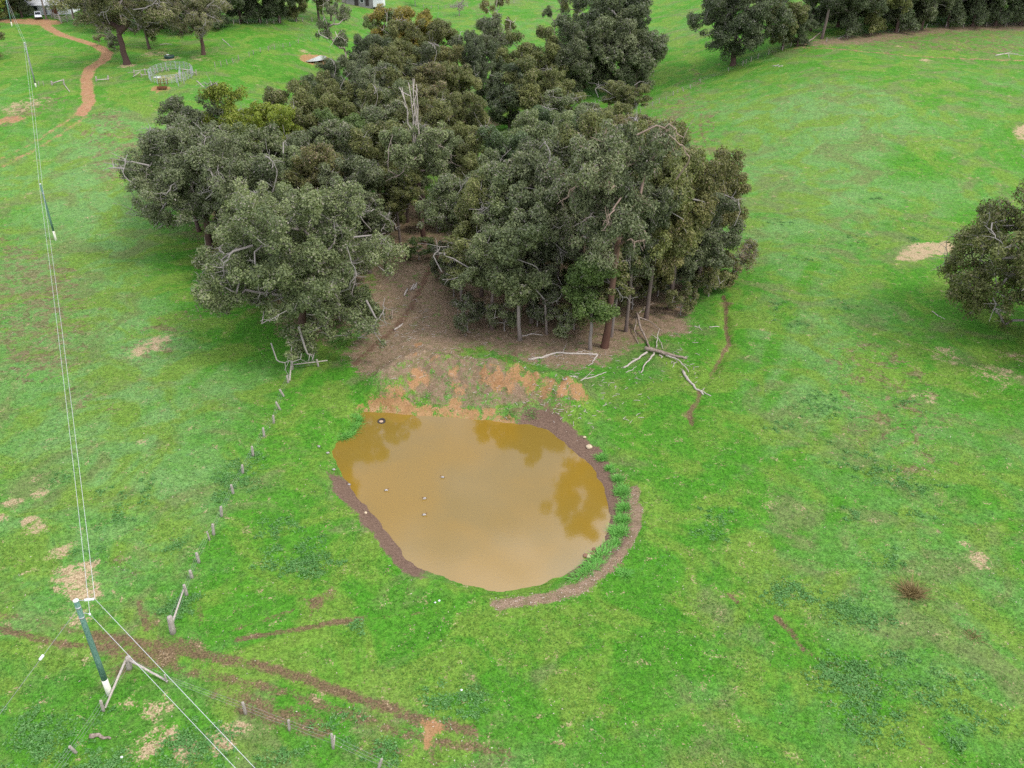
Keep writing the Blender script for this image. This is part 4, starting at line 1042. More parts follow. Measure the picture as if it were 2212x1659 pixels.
for p in gp:
    mb = MB(); mb.tube([p - yo - Vector((0, 0, .2)), p - yo + Vector((0, 0, 2.3))], .09, 6); mb.build('gate_post', M['galv'], yard)
a, b = G(389, 178) - yo, G(391, 160) - yo
mb = MB()
for zz in (.3, .6, .9, 1.2, 1.5, 1.8): mb.tube([a + Vector((0, 0, zz)), b + Vector((0, 0, zz))], .035, 5)
mb.build('swing_gate', M['galv'], yard)
rc_ = thing('loading_race', 'rusty iron upright frame at the front of the cattle yard', 'cattle race', G(352, 186))
ro = Vector(rc_.location)
for (x1, y1, x2, y2) in ((345,188,341.5,171),(348,190,346.5,172),(355.5,185,353,170),(363,184,361,170)):
    b = G(x1, y1); t = upright(b, x2, y2); mb = MB(); mb.tube([b - ro - Vector((0, 0, .1)), t - ro], .07, 6); mb.build('upright', M['rust'], rc_)
b = G(349, 188); mb = MB()
for zz in (.5, 1.0, 1.45): mb.tube([G(345, 188) - ro + Vector((0, 0, zz)), G(363, 184) - ro + Vector((0, 0, zz))], .03, 5)
mb.build('cross_rail', M['rust'], rc_)
tr_ = thing('feed_trough', 'low rusty feed trough lying on bare earth below the cattle yard', 'trough', G(351, 193))
mb = MB()
mb.box((0, 0, .28), (1.9, .9, .08), .2)
for sx in (-1, 1): mb.box((sx * .92 * math.cos(.2), sx * .92 * math.sin(.2), .42), (.07, .9, .3), .2)
for sy in (-1, 1): mb.box((-sy * .42 * math.sin(.2), sy * .42 * math.cos(.2), .42), (1.76, .06, .26), .2)
mb.build('pan', M['rust'], tr_)
for sx in (-.7, .7):
    mb = MB(); mb.box((sx, sx * .2, .11), (.12, .8, .26), .2); mb.build('foot', M['rust'], tr_)
bd = MB(); p = G(340, 168); bd.box((0, 0, .1), (1.5, .5, .12), .1, .02); bd.box((.3, .1, .2), (.9, .4, .08), .3, .02); bo = bd.build('white_board', M['white_paint']); bo.location = p; tag(bo, 'white board lying on the grass inside the cattle yard', 'board')
fence('timber post and rail holding fence joining both sides behind the cattle yard',
  [(306,166,304,158),(290,163,289,150),(314,161,312,148),(337,159,335,147),(350,155,353,145),(365,153,362,147),(396,158,394,149),(412,158,410,149),(424,163,423,150)],
  wires=(), r=.14, rails=((278,166,.9,306,166,1.0,.05),(290,164,1.0,314,162,1.1,.06),(314,162,1.1,337,160,1.1,.06),(306,167,.5,320,166,.5,.08),(394,159,.9,412,159,.7,.1),(412,159,.7,424,164,.6,.07),(288,168,.2,306,164,.9,.09)), name='rail_fence')
wt = thing('water_trough', 'round dark green stock water trough on the slope beyond the yard', 'trough', G(366, 125.5))
mb = MB()
N = 20; V = []; Fc = []
for r, z in ((1.05, 0), (1.15, .35), (1.15, .6), (1.08, .62), (1.02, .45)):
    V += [(r * math.cos(k * 2 * math.pi / N), r * math.sin(k * 2 * math.pi / N), z) for k in range(N)]
for q in range(4):
    for k in range(N): Fc.append((q * N + k, q * N + (k + 1) % N, q * N + N + (k + 1) % N, q * N + N + k))
mb.add(V, Fc); mb.build('tub', M['tank_green'], wt, True)
mb = MB(); mb.add([(1.0 * math.cos(k * 2 * math.pi / N), 1.0 * math.sin(k * 2 * math.pi / N), .52) for k in range(N)], [tuple(range(N))]); mb.build('water_surface', M['white_paint'] if False else M['water2'], wt)
mb = MB(); mb.box((-.55, .7, .66), (.6, .35, .1), .6, .02); mb.build('float_cover', M['white_paint'], wt)

# ------------------------------------------------------------------ car, house, shed, timber yard at the top
car = thing('parked_car', 'white utility car parked at the end of the red track by the house', 'car', G(84, 40), math.radians(250))
car.rotation_euler = (0, 0, math.radians(-62))
def prism(mb, prof, y0, y1, inset=0.0):
    n = len(prof)
    V = [(x, y0 + (inset if z > 1.0 else 0), z) for x, z in prof] + [(x, y1 - (inset if z > 1.0 else 0), z) for x, z in prof]
    F = [tuple(range(n))[::-1], tuple(range(n, 2 * n))] + [(i, (i + 1) % n, n + (i + 1) % n, n + i) for i in range(n)]
    mb.add(V, [tuple(reversed(f)) for f in F])
mb = MB(); prism(mb, [(-2.3, .45), (2.25, .42), (2.35, .7), (2.2, .98), (1.1, 1.08), (.45, 1.68), (-1.0, 1.76), (-2.1, 1.62), (-2.35, 1.05), (-2.4, .7)], -.9, .9, .14); mb.build('body', M['car_paint'], car)
mb = MB(); mb.add([(1.06, -.70, 1.12), (1.06, .70, 1.12), (.49, .64, 1.665), (.49, -.64, 1.665)], [(0, 1, 2, 3)]); o = mb.build('windscreen', M['glass'], car); o.location = (.03, 0, .03)
for sy in (-1, 1):
    mb = MB(); mb.box((-.75, sy * .775, 1.36), (2.3, .03, .42)); mb.build('side_window', M['glass'], car)
    mb = MB(); mb.box((2.27, sy * .68, .80), (.10, .38, .2), 0, .02); mb.build('headlight', M['porcelain'], car)
for sx in (-1.45, 1.42):
    for sy in (-.82, .82):
        mb = MB(); mb.tube([(sx, sy - .12, .36), (sx, sy + .12, .36)], .37, 14); w = mb.build('wheel', M['rubber'], car)
        mb = MB(); mb.tube([(sx, sy - .135, .36), (sx, sy + .135, .36)], .2, 10); mb.build('rim', M['galv'], w)
mb = MB(); mb.box((2.36, 0, .52), (.14, 1.7, .26), 0, .04); mb.build('bumper', M['rubber'], car)

def building(name, label, p, rz, L, W, Hh, wall_m, roof_m, doors, windows, cat):
    b = thing(name, label, cat, p, rz)
    mb = MB(); mb.box((0, 0, Hh / 2 - .4), (L, W, Hh + .8)); 
    mb.add([(-L / 2, -W / 2, Hh), (-L / 2, W / 2, Hh), (-L / 2, 0, Hh + W * .22)], [(0, 2, 1)]); mb.add([(L / 2, -W / 2, Hh), (L / 2, W / 2, Hh), (L / 2, 0, Hh + W * .22)], [(0, 1, 2)])
    mb.build('wall', M[wall_m], b)
    mb = MB(); e = .5; rz_ = W * .22; k = (W / 2 + e) / (W / 2)
    for sy in (-1, 1):
        n = 40
        V = []; 
        for i in range(n + 1):
            x = -L / 2 - e + (L + 2 * e) * i / n; dz = .03 * (i % 2)
            V += [(x, sy * (W / 2 + e), Hh + rz_ - rz_ * k + .05 + dz), (x, 0, Hh + rz_ + .05 + dz)]
        mb.add(V, [(2 * i, 2 * i + 2, 2 * i + 3, 2 * i + 1) if sy < 0 else (2 * i + 1, 2 * i + 3, 2 * i + 2, 2 * i) for i in range(n)])
    mb.build('roof', M[roof_m], b)
    for x, w, h, m in doors:
        mb = MB(); mb.box((x, -W / 2 - .02, h / 2), (w, .06, h)); d = mb.build('door', M[m], b)
        mb = MB(); mb.box((x + w * .35, -W / 2 - .08, h * .48), (.06, .06, .12)); mb.build('handle', M['galv'], d)
    for x, z, w, h in windows:
        mb = MB()
        for s in (-1, 1):
            mb.box((x + s * (w / 2 + .04), -W / 2 - .03, z), (.08, .09, h + .16)); mb.box((x, -W / 2 - .03, z + s * (h / 2 + .04)), (w, .09, .08))
        f = mb.build('window', M['white_paint'], b)
        mb = MB(); mb.box((x, -W / 2 - .012, z), (w, .03, h)); mb.build('pane', M['glass'], f)
    return b
hs = building('farmhouse', 'white farmhouse half hidden by trees behind the parked car', G(118, 27), .05, 12, 7, 3.0, 'white_paint', 'iron_roof', ((-1.0, 1.0, 2.1, 'grey_timber'), (1.6, 1.6, 2.2, 'rust')), ((-3.6, 1.6, 1.4, 1.1), (4.0, 1.6, 1.5, 1.1)), 'house')
for x in (-5.6, -2, 2, 5.6):
    mb = MB(); mb.tube([(x, -5.2, -.4), (x, -5.2, 2.55)], .06, 6); mb.build('verandah_post', M['grey_timber'], hs)
mb = MB(); mb.add([(-6.3, -5.5, 2.5), (6.3, -5.5, 2.5), (6.3, -3.6, 2.95), (-6.3, -3.6, 2.95)], [(0, 1, 2, 3)]); mb.build('verandah_roof', M['iron_roof'], hs)
sh = building('timber_shed', 'grey weathered timber shed with one white wall in the far paddock', G(780, 10), -.02, 8.6, 6, 3.0, 'grey_timber', 'iron_roof', ((-.9, 1.3, 2.1, 'rubber'), (2.6, 1.1, 2.1, 'rubber')), ((.9, 1.5, 1.0, .9),), 'shed')
mb = MB(); mb.box((6.0, 0, 1.1), (3.2, 5.4, 3.0)); mb.build('white_annexe', M['white_paint'], sh)
mb = MB(); mb.box((6.0, 0, 2.70), (3.6, 6.0, .12)); mb.build('annexe_roof', M['iron_roof'], sh)
mb = MB(); mb.box((-5.1, 0, 1.1), (1.5, 4.4, 2.6)); mb.build('lean_to', M['post'], sh)
ty = thing('timber_yard', 'old stockyard of stacked grey timber rails beside the house', 'stockyard', G(135, 45))
to = Vector(ty.location)
YP = [(112,38),(119,41),(129,44),(133,50),(146,47),(158,43)]
for (a, b) in zip(YP[:-1], YP[1:]):
    A, B_ = G(*a) - to, G(*b) - to; mb = MB()
    for zz in (.35, .7, 1.05, 1.4): mb.tube([A + Vector((0, 0, zz)), B_ + Vector((0, 0, zz + _rf.uniform(-.1, .1)))], .085, 5)
    mb.build('rail', M['post'], ty)
for a in YP:
    A = G(*a) - to; mb = MB(); mb.tube([A - Vector((0, 0, .2)), A + Vector((0, 0, 1.75))], .13, 7); mb.build('post', M['post'], ty)

# ------------------------------------------------------------------ fallen wood
_rb = np.random.default_rng(77)
def limb(mb, px, r0, r1, lift=None, n=7, sub=4):
    P = ground(px)
    Q = []
    for i in range(len(P) - 1):
        for s in np.linspace(0, 1, sub, endpoint=False): Q.append(P[i] * (1 - s) + P[i + 1] * s)
    Q.append(P[-1]); Q = np.array(Q); m = len(Q)
    r = np.linspace(r0, r1, m)
    gz = H(Q[:, 0], Q[:, 1])
    Q[:, :2] += _rb.normal(0, .05, (m, 2)); Q[:, 2] = gz + r * .75 + (0 if lift is None else np.interp(np.linspace(0, 1, m), np.linspace(0, 1, len(lift)), lift))
    mb.tube(Q, r * _rb.uniform(.88, 1.12, m), n)
def log(label, limbs, mat='pale_wood', name='fallen_branch', cat='branch', group='dead branches on the ground'):
    mb = MB(); o = G(*limbs[0][0][0])
    for q in limbs: limb(mb, *q)
    for v in mb.v: v -= np.array(o)
    b = mb.build(name, M[mat], None, True); b.location = o
    return tag(b, label, cat, group)
log('long bleached bent branch lying on leaf litter in front of the slender trees', [([(1141,778),(1172,774),(1201,763),(1246,765),(1291,767)], .13, .10), ([(1291,767),(1283,778),(1271,791)], .09, .04), ([(1215,762),(1220,750),(1226,741)], .05, .02), ([(1238,765),(1262,758),(1280,762)], .05, .02)])
log('slim forked pale branch lying on the grass above the pond\'s right end', [([(1222,821),(1262,819),(1290,812),(1309,805)], .09, .04), ([(1222,821),(1212,812)], .05, .02), ([(1236,820),(1250,809)], .05, .02), ([(1262,818),(1272,808),(1280,800)], .04, .02)])
ft = thing('fallen_tree', 'fallen grey dead tree with forking limbs on the grass right of the grove', 'fallen tree', G(1393, 762))
def ft_limb(nm, q, mat):
    mb = MB(); limb(mb, *q)
    for v in mb.v: v -= np.array(ft.location)
    mb.build(nm, M[mat], ft, True)
ft_limb('trunk', ([(1391,760),(1420,764),(1450,770),(1482,776)], .26, .13, [.3, .2, .05, 0], 9), 'brown_wood')
for q in (([(1397,766),(1372,779),(1347,796)], .13, .10, [.2, 0, 0]), ([(1412,768),(1404,780),(1395,788),(1385,806)], .12, .06, [.2, .3, 0]), ([(1425,768),(1430,771),(1428,774)], .10, .05), ([(1440,771),(1462,780),(1478,795),(1487,805)], .10, .04, [.1, .3, .05]), ([(1462,780),(1455,788),(1453,794)], .05, .03), ([(1470,784),(1490,792)], .05, .02), ([(1354,806),(1376,792)], .05, .03), ([(1405,757),(1437,762)], .06, .03, [.3, .1])):
    ft_limb('limb', q, 'pale_wood')
log('pair of long grey limbs leaning down from the grove behind the fallen tree', [([(1374,697),(1384,722),(1397,740),(1402,753)], .16, .10, [1.2, .5, .1, 0]), ([(1374,700),(1370,722),(1378,742)], .09, .05, [1.0, .4, 0]), ([(1378,697),(1395,677),(1412,668)], .10, .04, [1.2, 1.0, .8]), ([(1378,703),(1402,704),(1430,716)], .09, .04, [1.1, .6, .1])], 'brown_wood')
log('small spiky white branch standing on the grass above the fallen tree', [([(1416,752),(1419,735),(1422,725)], .07, .03, [0, .4, .9]), ([(1419,735),(1428,745),(1431,754)], .05, .03, [.4, .2, 0]), ([(1419,738),(1405,731)], .05, .02, [.4, .6])])
log('grey forked log lying across the dry creek line', [([(1474,803),(1486,822),(1500,838),(1522,853)], .16, .08), ([(1505,842),(1516,846),(1536,856)], .08, .05), ([(1512,846),(1524,838)], .06, .03)])
log('pale stick with side twigs at the foot of the leftmost slender tree', [([(1127,728),(1150,722),(1173,724)], .08, .04), ([(1145,723),(1160,716)], .04, .02)])
log('white forked stick lying on grass near the creek start', [([(1500,706),(1512,709),(1515,714)], .07, .03), ([(1510,708),(1511,702)], .05, .02)])
log('short straight white stick lying on grass right of the forked stick', [([(1533,707),(1555,706)], .06, .04)])
log('pale split logs side by side on the left verge of the dirt path', [([(887,628),(895,615)], .13, .11), ([(893,627),(900,612)], .12, .1), ([(898,624),(901,612)], .1, .1)])
log('single grey log left of the split logs beside the dirt path', [([(874,640),(879,625)], .14, .12)])
log('pale twin planks lying along the lower dirt path', [([(852,714),(868,701)], .12, .08), ([(856,712),(870,700)], .08, .06)])
log('grey log with raised end beside the bend of the dirt path', [([(846,690),(849,683),(860,675)], .12, .07, [0, .7, .5])], 'brown_wood')
log('weathered log lying on the grass near the bottom left corner', [([(198,1591),(215,1592),(241,1596)], .15, .07)], 'brown_wood')
log('tangle of bleached branches on the far right slope under the wood', [([(2150,121),(2170,117),(2200,117)], .14, .06), ([(2165,118),(2185,112)], .08, .04), ([(2178,118),(2180,125)], .08, .04), ([(2188,117),(2212,121)], .07, .04)])
log('small grey branch pile in the upper right paddock beside the dark tree', [([(1669,143),(1680,142),(1690,144)], .1, .06), ([(1675,144),(1682,139)], .07, .04), ([(1680,145),(1692,141)], .07, .04)])
log('thin pale branch lying near the top-right wood edge', [([(1810,84),(1825,77),(1840,75)], .1, .05), ([(1825,77),(1842,79)], .06, .03)])
log('curved dry twig on the grass below the right-hand spreading tree', [([(2012,673),(2022,678),(2028,683),(2041,690)], .06, .03)])
log('broken dark branch under the wood beside the fence corner', [([(1735,97),(1755,88),(1772,78)], .22, .12, [0, .3, 1.0])], 'brown_wood')
log('long pale branch on the grass beyond the cattle yard', [([(480,85),(492,95),(502,104)], .1, .05)])
log('low pale branch under the trees left of the grey-brown gum', [([(345,97),(358,95),(372,96)], .1, .06)])
log('pale pole lying against the grove beyond the cattle yard', [([(426,176),(433,182),(440,188)], .12, .08)])
log('dark stick at the water\'s edge on the pond\'s far bank', [([(1091,902),(1098,908)], .07, .04)], 'brown_wood')
# loose sticks and bark scattered near the dead wood, beyond counting
mb = MB()
for px, py, sx, sy, n in ((1260,850,90,45,45), (1330,880,80,50,22), (1230,780,110,18,40), (1420,800,90,30,26), (870,700,60,60,40), (1240,905,50,20,14), (1480,760,60,50,18), (960,760,110,60,50), (1130,850,110,25,30)):
    for _ in range(n):
        p = ground([(px + _rb.uniform(-sx, sx), py + _rb.uniform(-sy, sy))])[0]
        a = _rb.uniform(0, 6.28); L = _rb.uniform(.2, .75); d = np.array([math.cos(a), math.sin(a), 0]) * L / 2
        if sdist(np.array([p[0]]), np.array([p[1]]), POND)[0] < .6: continue
        mb.tube([p - d + [0, 0, .03], p + [_rb.normal(0, .05), _rb.normal(0, .05), .06], p + d + [0, 0, .04]], [.03, .028, .014], 4)
o = mb.build('scattered_sticks', M['pale_wood']); o['kind'] = 'stuff'; tag(o, 'scatter of small pale sticks and bark strips around the dead wood', 'sticks')

# ------------------------------------------------------------------ rocks, tyre, ducks, marker
def rock(label, px, py, r, mat, seed, z=None, group='rocks at the water\'s edge'):
    rng = np.random.default_rng(seed); bm = bmesh.new(); bmesh.ops.create_icosphere(bm, subdivisions=3, radius=r)
    k = rng.normal(size=(7, 3))
    for v in bm.verts:
        d = np.array(v.co) / r; s = 1 + .16 * sum(math.sin(2.1 * float(d @ q) + i) for i, q in enumerate(k)) / 3
        v.co = Vector(v.co) * s; v.co.z *= .68
    me = bpy.data.meshes.new('rock'); bm.to_mesh(me); bm.free(); me.materials.append(M[mat])
    me.polygons.foreach_set('use_smooth', np.ones(len(me.polygons), bool))
    o = link('rock', me); p = G(px, py); o.location = (p.x, p.y, (p.z if z is None else z) + r * .22)
    return tag(o, label, 'rock', group)
rock('dark grey-brown rock in the shallows at the pond\'s lower right', 1265, 1203, .24, 'stone_brown', 1, WATER_Z)
rock('pale cream rock in the shallows at the pond\'s lower right', 1272, 1203, .24, 'stone_pale', 2, WATER_Z)
rock('reddish rock half on shore above the cream rock', 1284, 1189, .24, 'stone_brown', 3)
rock('small reddish rock between cream rock and the grass strip', 1281, 1198, .2, 'stone_brown', 4)
rock('pale rock lodged in the eroded right bank', 1273, 966, .28, 'stone_pale', 5)
rock('small pale rock on the upper right bank near the clay', 1263, 945, .16, 'stone_pale', 6)
rock('small pale rock on the mud of the left shore', 790, 1108, .13, 'stone_pale', 7)
rock('white stone on the grass below the pond, left of a pair', 940, 1302, .08, 'cap', 8, None, 'white stones below the pond')
rock('white stone on the grass below the pond, right of a pair', 949, 1298, .08, 'cap', 9, None, 'white stones below the pond')
rock('white stone lying alone on the grass at the bottom centre', 997, 1491, .08, 'cap', 10, None, 'white stones below the pond')
rock('white stone on weeds near the bottom left corner', 263, 1636, .08, 'cap', 11, None, 'white stones below the pond')
ty_ = thing('old_tyre', 'old dark tyre half sunk in the muddy water near the far left shore', 'tyre', Vector((*plane_z([(824, 911)], WATER_Z)[0], WATER_Z - .06))); ty_.scale = (.62, .62, .75)
N, K = 28, 10; V = []; F = []
for i in range(N):
    a = i * 2 * math.pi / N
    for j in range(K):
        b = j * 2 * math.pi / K; rr = .50 + .17 * math.cos(b) * (1.05 if i % 2 and abs(math.cos(b)) > .8 else 1)
        V.append((rr * math.cos(a), rr * math.sin(a), .17 * math.sin(b) + .10 + .14 * math.cos(a - 1.2)))
for i in range(N):
    for j in range(K): F.append((i * K + j, ((i + 1) % N) * K + j, ((i + 1) % N) * K + (j + 1) % K, i * K + (j + 1) % K))
mb = MB(); mb.add(V, F); mb.build('tread', M['rubber'], ty_, True)
V = [(.36 * math.cos(k * .4488), .36 * math.sin(k * .4488), .16) for k in range(14)] + [(.08, .05, .26)]
mb = MB(); mb.add(V, [(k, (k + 1) % 14, 14) for k in range(14)]); mb.build('mud_filling', M['dirt_core'], ty_, True)

def duck_mesh():
    bm = bmesh.new(); sk = bm.verts.layers.skin.verify()
    pts = [((-.24, 0, .13), .022), ((-.15, 0, .11), .07), ((-.03, 0, .09), .105), ((.09, 0, .10), .085), ((.15, 0, .17), .042), ((.17, 0, .24), .040), ((.205, 0, .275), .048), ((.255, 0, .268), .022), ((.285, 0, .262), .016)]
    vs = []
    for k, (c, r) in enumerate(pts):
        v = bm.verts.new(c); v[sk].radius = (r, r); v[sk].use_root = (k == 2); vs.append(v)
    for a, b in zip(vs[:-1], vs[1:]): bm.edges.new((a, b))
    me = bpy.data.meshes.new('duck_body'); bm.to_mesh(me); bm.free()
    t = NT('duck_plumage'); s = t.node('ShaderNodeSeparateXYZ'); t.put(s.inputs[0], t.coord('Object'))
    n = t.noise(t.coord('Object'), 30, 3)
    body = t.mix(t.rng(s.outputs['Z'], .10, .16), (.62, .60, .57), t.mix(n, (.32, .30, .28), (.50, .47, .44)))
    c = t.mix(t.rng(s.outputs['X'], -.14, -.19), body, (.05, .045, .04))
    c = t.mix(t.rng(t.math('ADD', s.outputs['Z'], t.math('MULTIPLY', s.outputs['X'], .35)), .20, .23), c, (.13, .065, .04))
    c = t.mix(t.rng(s.outputs['X'], .245, .26), c, (.08, .075, .06))
    me.materials.append(t.done(t.principled(c, .7, .25)))
    return me
DM = duck_mesh()
def wing_mesh(s):
    mb = MB(); V = []; F = []
    for i in range(7):
        u = i / 6.; x = .08 - .30 * u; w = .055 * math.sin(math.pi * min(1, .15 + .85 * u)) + .006
        for j in (-1, 0, 1): V.append((x, s * (.094 - .05 * u * u + (.010 if j == 0 else 0)), .125 + j * w + .02 * u))
    for i in range(6):
        for j in range(2): F.append((3 * i + j, 3 * i + j + 1, 3 * i + j + 4, 3 * i + j + 3))
    mb.add(V, F); return mb.mesh('wing', M['stone_grey'], True)
M['stone_grey'] = simple_mat('grey_feathers', (.24, .22, .20), (.42, .40, .38), 30, .7, .2)
WM = [wing_mesh(1), wing_mesh(-1)]
DK = [(689,967,'shore',2.8,'duck standing on the grass edge at the pond\'s upper left'),(709,981,'shore',.3,'duck standing on the left mud shore, upper one'),(722,1017,'shore',.2,'duck standing on the left mud shore, lower one'),(754,1048,'water',3.0,'duck at the waterline of the left shore'),
      (835,1060,'water',.2,'duck floating alone in the left middle of the pond'),(956,1032,'water',2.9,'duck floating nearest the tree reflection, highest on the water'),(917,1078,'water',3.3,'duck floating in the middle behind the ripples'),(917,1113,'water',.25,'duck floating lowest in the middle of the pond, head raised')]
for px, py, where, rz, lab in DK:
    if where == 'water': p = Vector((*plane_z([(px, py)], WATER_Z)[0], WATER_Z - .015))
    else: p = G(px, py) + Vector((0, 0, .07))
    d = thing('duck', lab, 'duck', p, rz, 'ducks on and around the pond'); d.scale = (.85, .85, .85)
    b = link('body', DM, d)
    sm = b.modifiers.new('skin', 'SKIN'); sm.use_smooth_shade = True; su = b.modifiers.new('sub', 'SUBSURF'); su.levels = su.render_levels = 2
    for w in WM: link('wing', w, d)
    if where == 'shore':
        for s in (-1, 1):
            mb = MB(); mb.tube([(0, s * .04, .03), (.0, s * .04, -.09)], .012, 5); mb.box((.03, s * .04, -.09), (.08, .05, .012)); mb.build('leg', M['stone_brown'], d)
mk = MB(); p = G(374, 1370); mk.tube([(0, 0, -.1), (0, 0, .2), (.02, 0, .33)], [.06, .07, .05], 8); o = mk.build('marker', M['orange'], None, True); o.location = p; tag(o, 'small orange plastic marker at the foot of the thick strainer post', 'marker')

# ------------------------------------------------------------------ grass: tussocks, weeds, loose leaves
def blade_mat(name, cols):
    t = NT(name); c = t.ramp(t.attr('tint'), cols)
    pr = t.principled(c, .6, .2); tr = t.node('ShaderNodeBsdfTranslucent'); t.put(tr.inputs['Color'], c)
    mx = t.node('ShaderNodeMixShader'); mx.inputs[0].default_value = .25; t.l.new(pr, mx.inputs[1]); t.l.new(tr.outputs[0], mx.inputs[2])
    return t.done(mx.outputs[0])
M['blades'] = blade_mat('grass_blades', [(0, (.030, .125, .018)), (.4, (.065, .215, .022)), (.75, (.12, .26, .045)), (1, (.22, .30, .12))])
M['tuft'] = blade_mat('tuft_blades', [(0, (.09, .30, .045)), (.5, (.16, .42, .075)), (1, (.28, .50, .14))])
M['weed'] = blade_mat('weed_leaves', [(0, (.050, .165, .030)), (.5, (.10, .255, .060)), (1, (.20, .36, .13))])
M['brown_blades'] = blade_mat('dry_blades', [(0, (.13, .12, .04)), (.5, (.26, .19, .08)), (1, (.40, .33, .16))])
M['dry_leaf'] = blade_mat('dry_leaves', [(0, (.10, .06, .04)), (.4, (.26, .19, .13)), (1, (.62, .55, .46))])

def blades(rng, P, hgt, w, spread=.5):
    n = len(P); a = rng.uniform(0, 6.28, n); s = np.stack([np.cos(a), np.sin(a), np.zeros(n)], 1) * w * .5
    lean = rng.normal(0, spread, (n, 3)); lean[:, 2] = 0
    h = (hgt * rng.uniform(.5, 1.3, n))[:, None]
    top = P + np.array([0, 0, 1.]) * h + lean * h
    V = np.stack([P - s, P + s, top + s * .25, top - s * .25], 1).reshape(-1, 3)
    return V, np.arange(4 * n).reshape(-1, 4)

def tussock(label, px, py, r, seed, mat='tuft', h=.45, n=700, group='grass tussocks on the pond\'s right bank', name='grass_tussock', ry=None, rot=0):
    rng = np.random.default_rng(seed); p = G(px, py)
    q = np.clip(rng.normal(0, .40, (n, 2)), -.75, .75) * np.array([r, ry or r]); c, s = math.cos(rot), math.sin(rot)
    q = q @ np.array([[c, s], [-s, c]])
    z = H(p.x + q[:, 0], p.y + q[:, 1]) - p.z - .05
    P = np.stack([q[:, 0], q[:, 1], z], 1)
    rr = np.hypot(q[:, 0], q[:, 1]) / r
    V, F = blades(rng, P, h * .62, .075, 1.05)
    V.reshape(-1, 4, 3)[:, 2:, 2] *= 1
    V.reshape(-1, 4, 3)[:, 2:, :2] += (q * .35)[:, None]
    ti = np.repeat(np.clip(rng.normal(.45, .2, n), 0, 1), 4)
    o = link(name, mesh_np(name, V, F, M[mat], False, {'tint': ti})); o.location = p
    return tag(o, label, 'grass tussock', group)
TU = [(1299,990,.75,'topmost'),(1315,1012,.7,'second from the top'),(1334,1034,.9,'third from the top'),(1344,1062,1.05,'fourth from the top'),(1347,1096,1.05,'fifth from the top'),(1344,1123,1.0,'sixth from the top'),(1336,1150,1.1,'seventh from the top'),(1329,1173,.75,'eighth from the top')]
TU = [(px, py, r * (1.25, .8, 1.0, 1.3, .95, 1.15, 1.35, .8)[k], w) for k, (px, py, r, w) in enumerate(TU)]
for k, (px, py, w) in enumerate(((1325, 1020, 'second and third'), (1338, 1047, 'third and fourth'), (1352, 1078, 'fourth and fifth'), (1338, 1110, 'fifth and sixth'), (1345, 1138, 'sixth and seventh'), (1330, 1160, 'seventh and eighth'))):
    tussock(f'small ragged green tuft between the {w} tussocks of the right bank', px, py, (.3, .4, .45, .3, .5, .35)[k], 180 + k, h=.26, n=160)
for k, (px, py, r, w) in enumerate(TU): tussock(f'bright green grass tussock, {w} along the eroded right bank', px, py, r * .52, 100 + k, h=.34, n=int(700 * r))
tussock('low green grass strip between the water and the path, upper one', 1296, 1199, .8, 130, h=.3, n=900, ry=1.9, rot=-.75)
tussock('low green grass strip between the water and the path, lower one', 1266, 1232, .7, 131, h=.3, n=900, ry=1.8, rot=-.85)
tussock('dark grass hummock at the tip of the path fork', 1350, 1240, .6, 132, h=.3, n=400)
tussock('reddish-brown rush clump alone in the right paddock', 1969, 1281, .72, 140, 'brown_blades', .8, 520, None, 'rush_clump')
tussock('small brownish rush clump low in the right paddock', 2105, 1374, .6, 141, 'brown_blades', .3, 120, None, 'rush_clump')
for k, (px, py, w) in enumerate(((765,945,'lower'),(750,950,'lowest'),(772,926,'middle'),(777,908,'upper'))):
    tussock(f'grass clump overhanging the pond\'s upper left shore, {w} one', px - 6, py - 4, .8, 150 + k, h=.32, n=500, group='grass clumps on the upper left shore')
for k, (px, py, w) in enumerate(((920,855,'left'),(1100,893,'right'),(1150,893,'far right'))):
    tussock(f'rough grass clump on the bank between mound and water, {w} one', px, py, .7, 160 + k, h=.25, n=260, group='rough clumps under the mound')

# broadleaf weeds, stuff
rng = np.random.default_rng(5)
W = [(590,1140,1.6,9),(640,1195,2.4,16),(690,1230,1.6,8),(625,1225,1.8,9),(470,1080,1.0,4),(510,1045,1.5,8),(530,1010,1.4,8),(480,1030,1.2,5),(545,985,1.0,4),(390,1300,1.2,7),(375,1320,1.0,6),(775,1357,.6,3),(440,1610,2.0,14),(400,1600,1.5,8),(120,1580,1.8,9),(100,1640,1.5,6),(50,1600,2.2,10),(200,1650,1.5,7),(240,1650,1.5,7),(60,1550,1.4,6),(720,1560,1.2,4),(620,1630,1.5,6),(830,1620,1.6,6),
     (1790,890,2.2,7),(1770,860,1.8,6),(1880,1015,2.0,8),(1850,980,2,6),(1920,1050,1.4,4),(1990,1055,1.6,6),(1840,1110,1.3,4),(1955,870,1.3,4),(1975,1115,1.0,3),(1930,1210,1.4,5),(1835,1470,2.4,18),(1870,1500,2.2,14),(1800,1455,1.6,9),(1880,1560,1.8,10),(1865,1450,1.2,5),(1940,1430,1.3,5),(2095,1550,1.3,6),(2050,1595,1,4),(1995,1500,1.6,5),(1690,1285,1.5,6),(1730,1290,1.5,5),(1700,1270,1.2,4),(1840,1320,2.0,7),(1830,1315,1.4,5),(1900,1345,1.2,4),(2060,1470,1.5,4),(1550,1120,1.4,4),(1545,1160,1.2,4),
     (1700,930,1.5,4),(1720,700,2,4),(1820,660,2,4),(1690,660,2,4),(1980,520,2,4),(1750,560,2,3),(1840,520,2.5,4),(1690,480,2.5,4),(1890,430,2.5,4),(960,1500,1.5,4),(1000,1510,2,6),(1010,1530,1.5,5),(130,1040,1.2,3),(230,1060,1.5,3),(290,1100,1.5,3),(340,1050,1.5,3),(200,1190,1.3,3),(250,1130,1.2,3),(380,1180,1.2,3)]
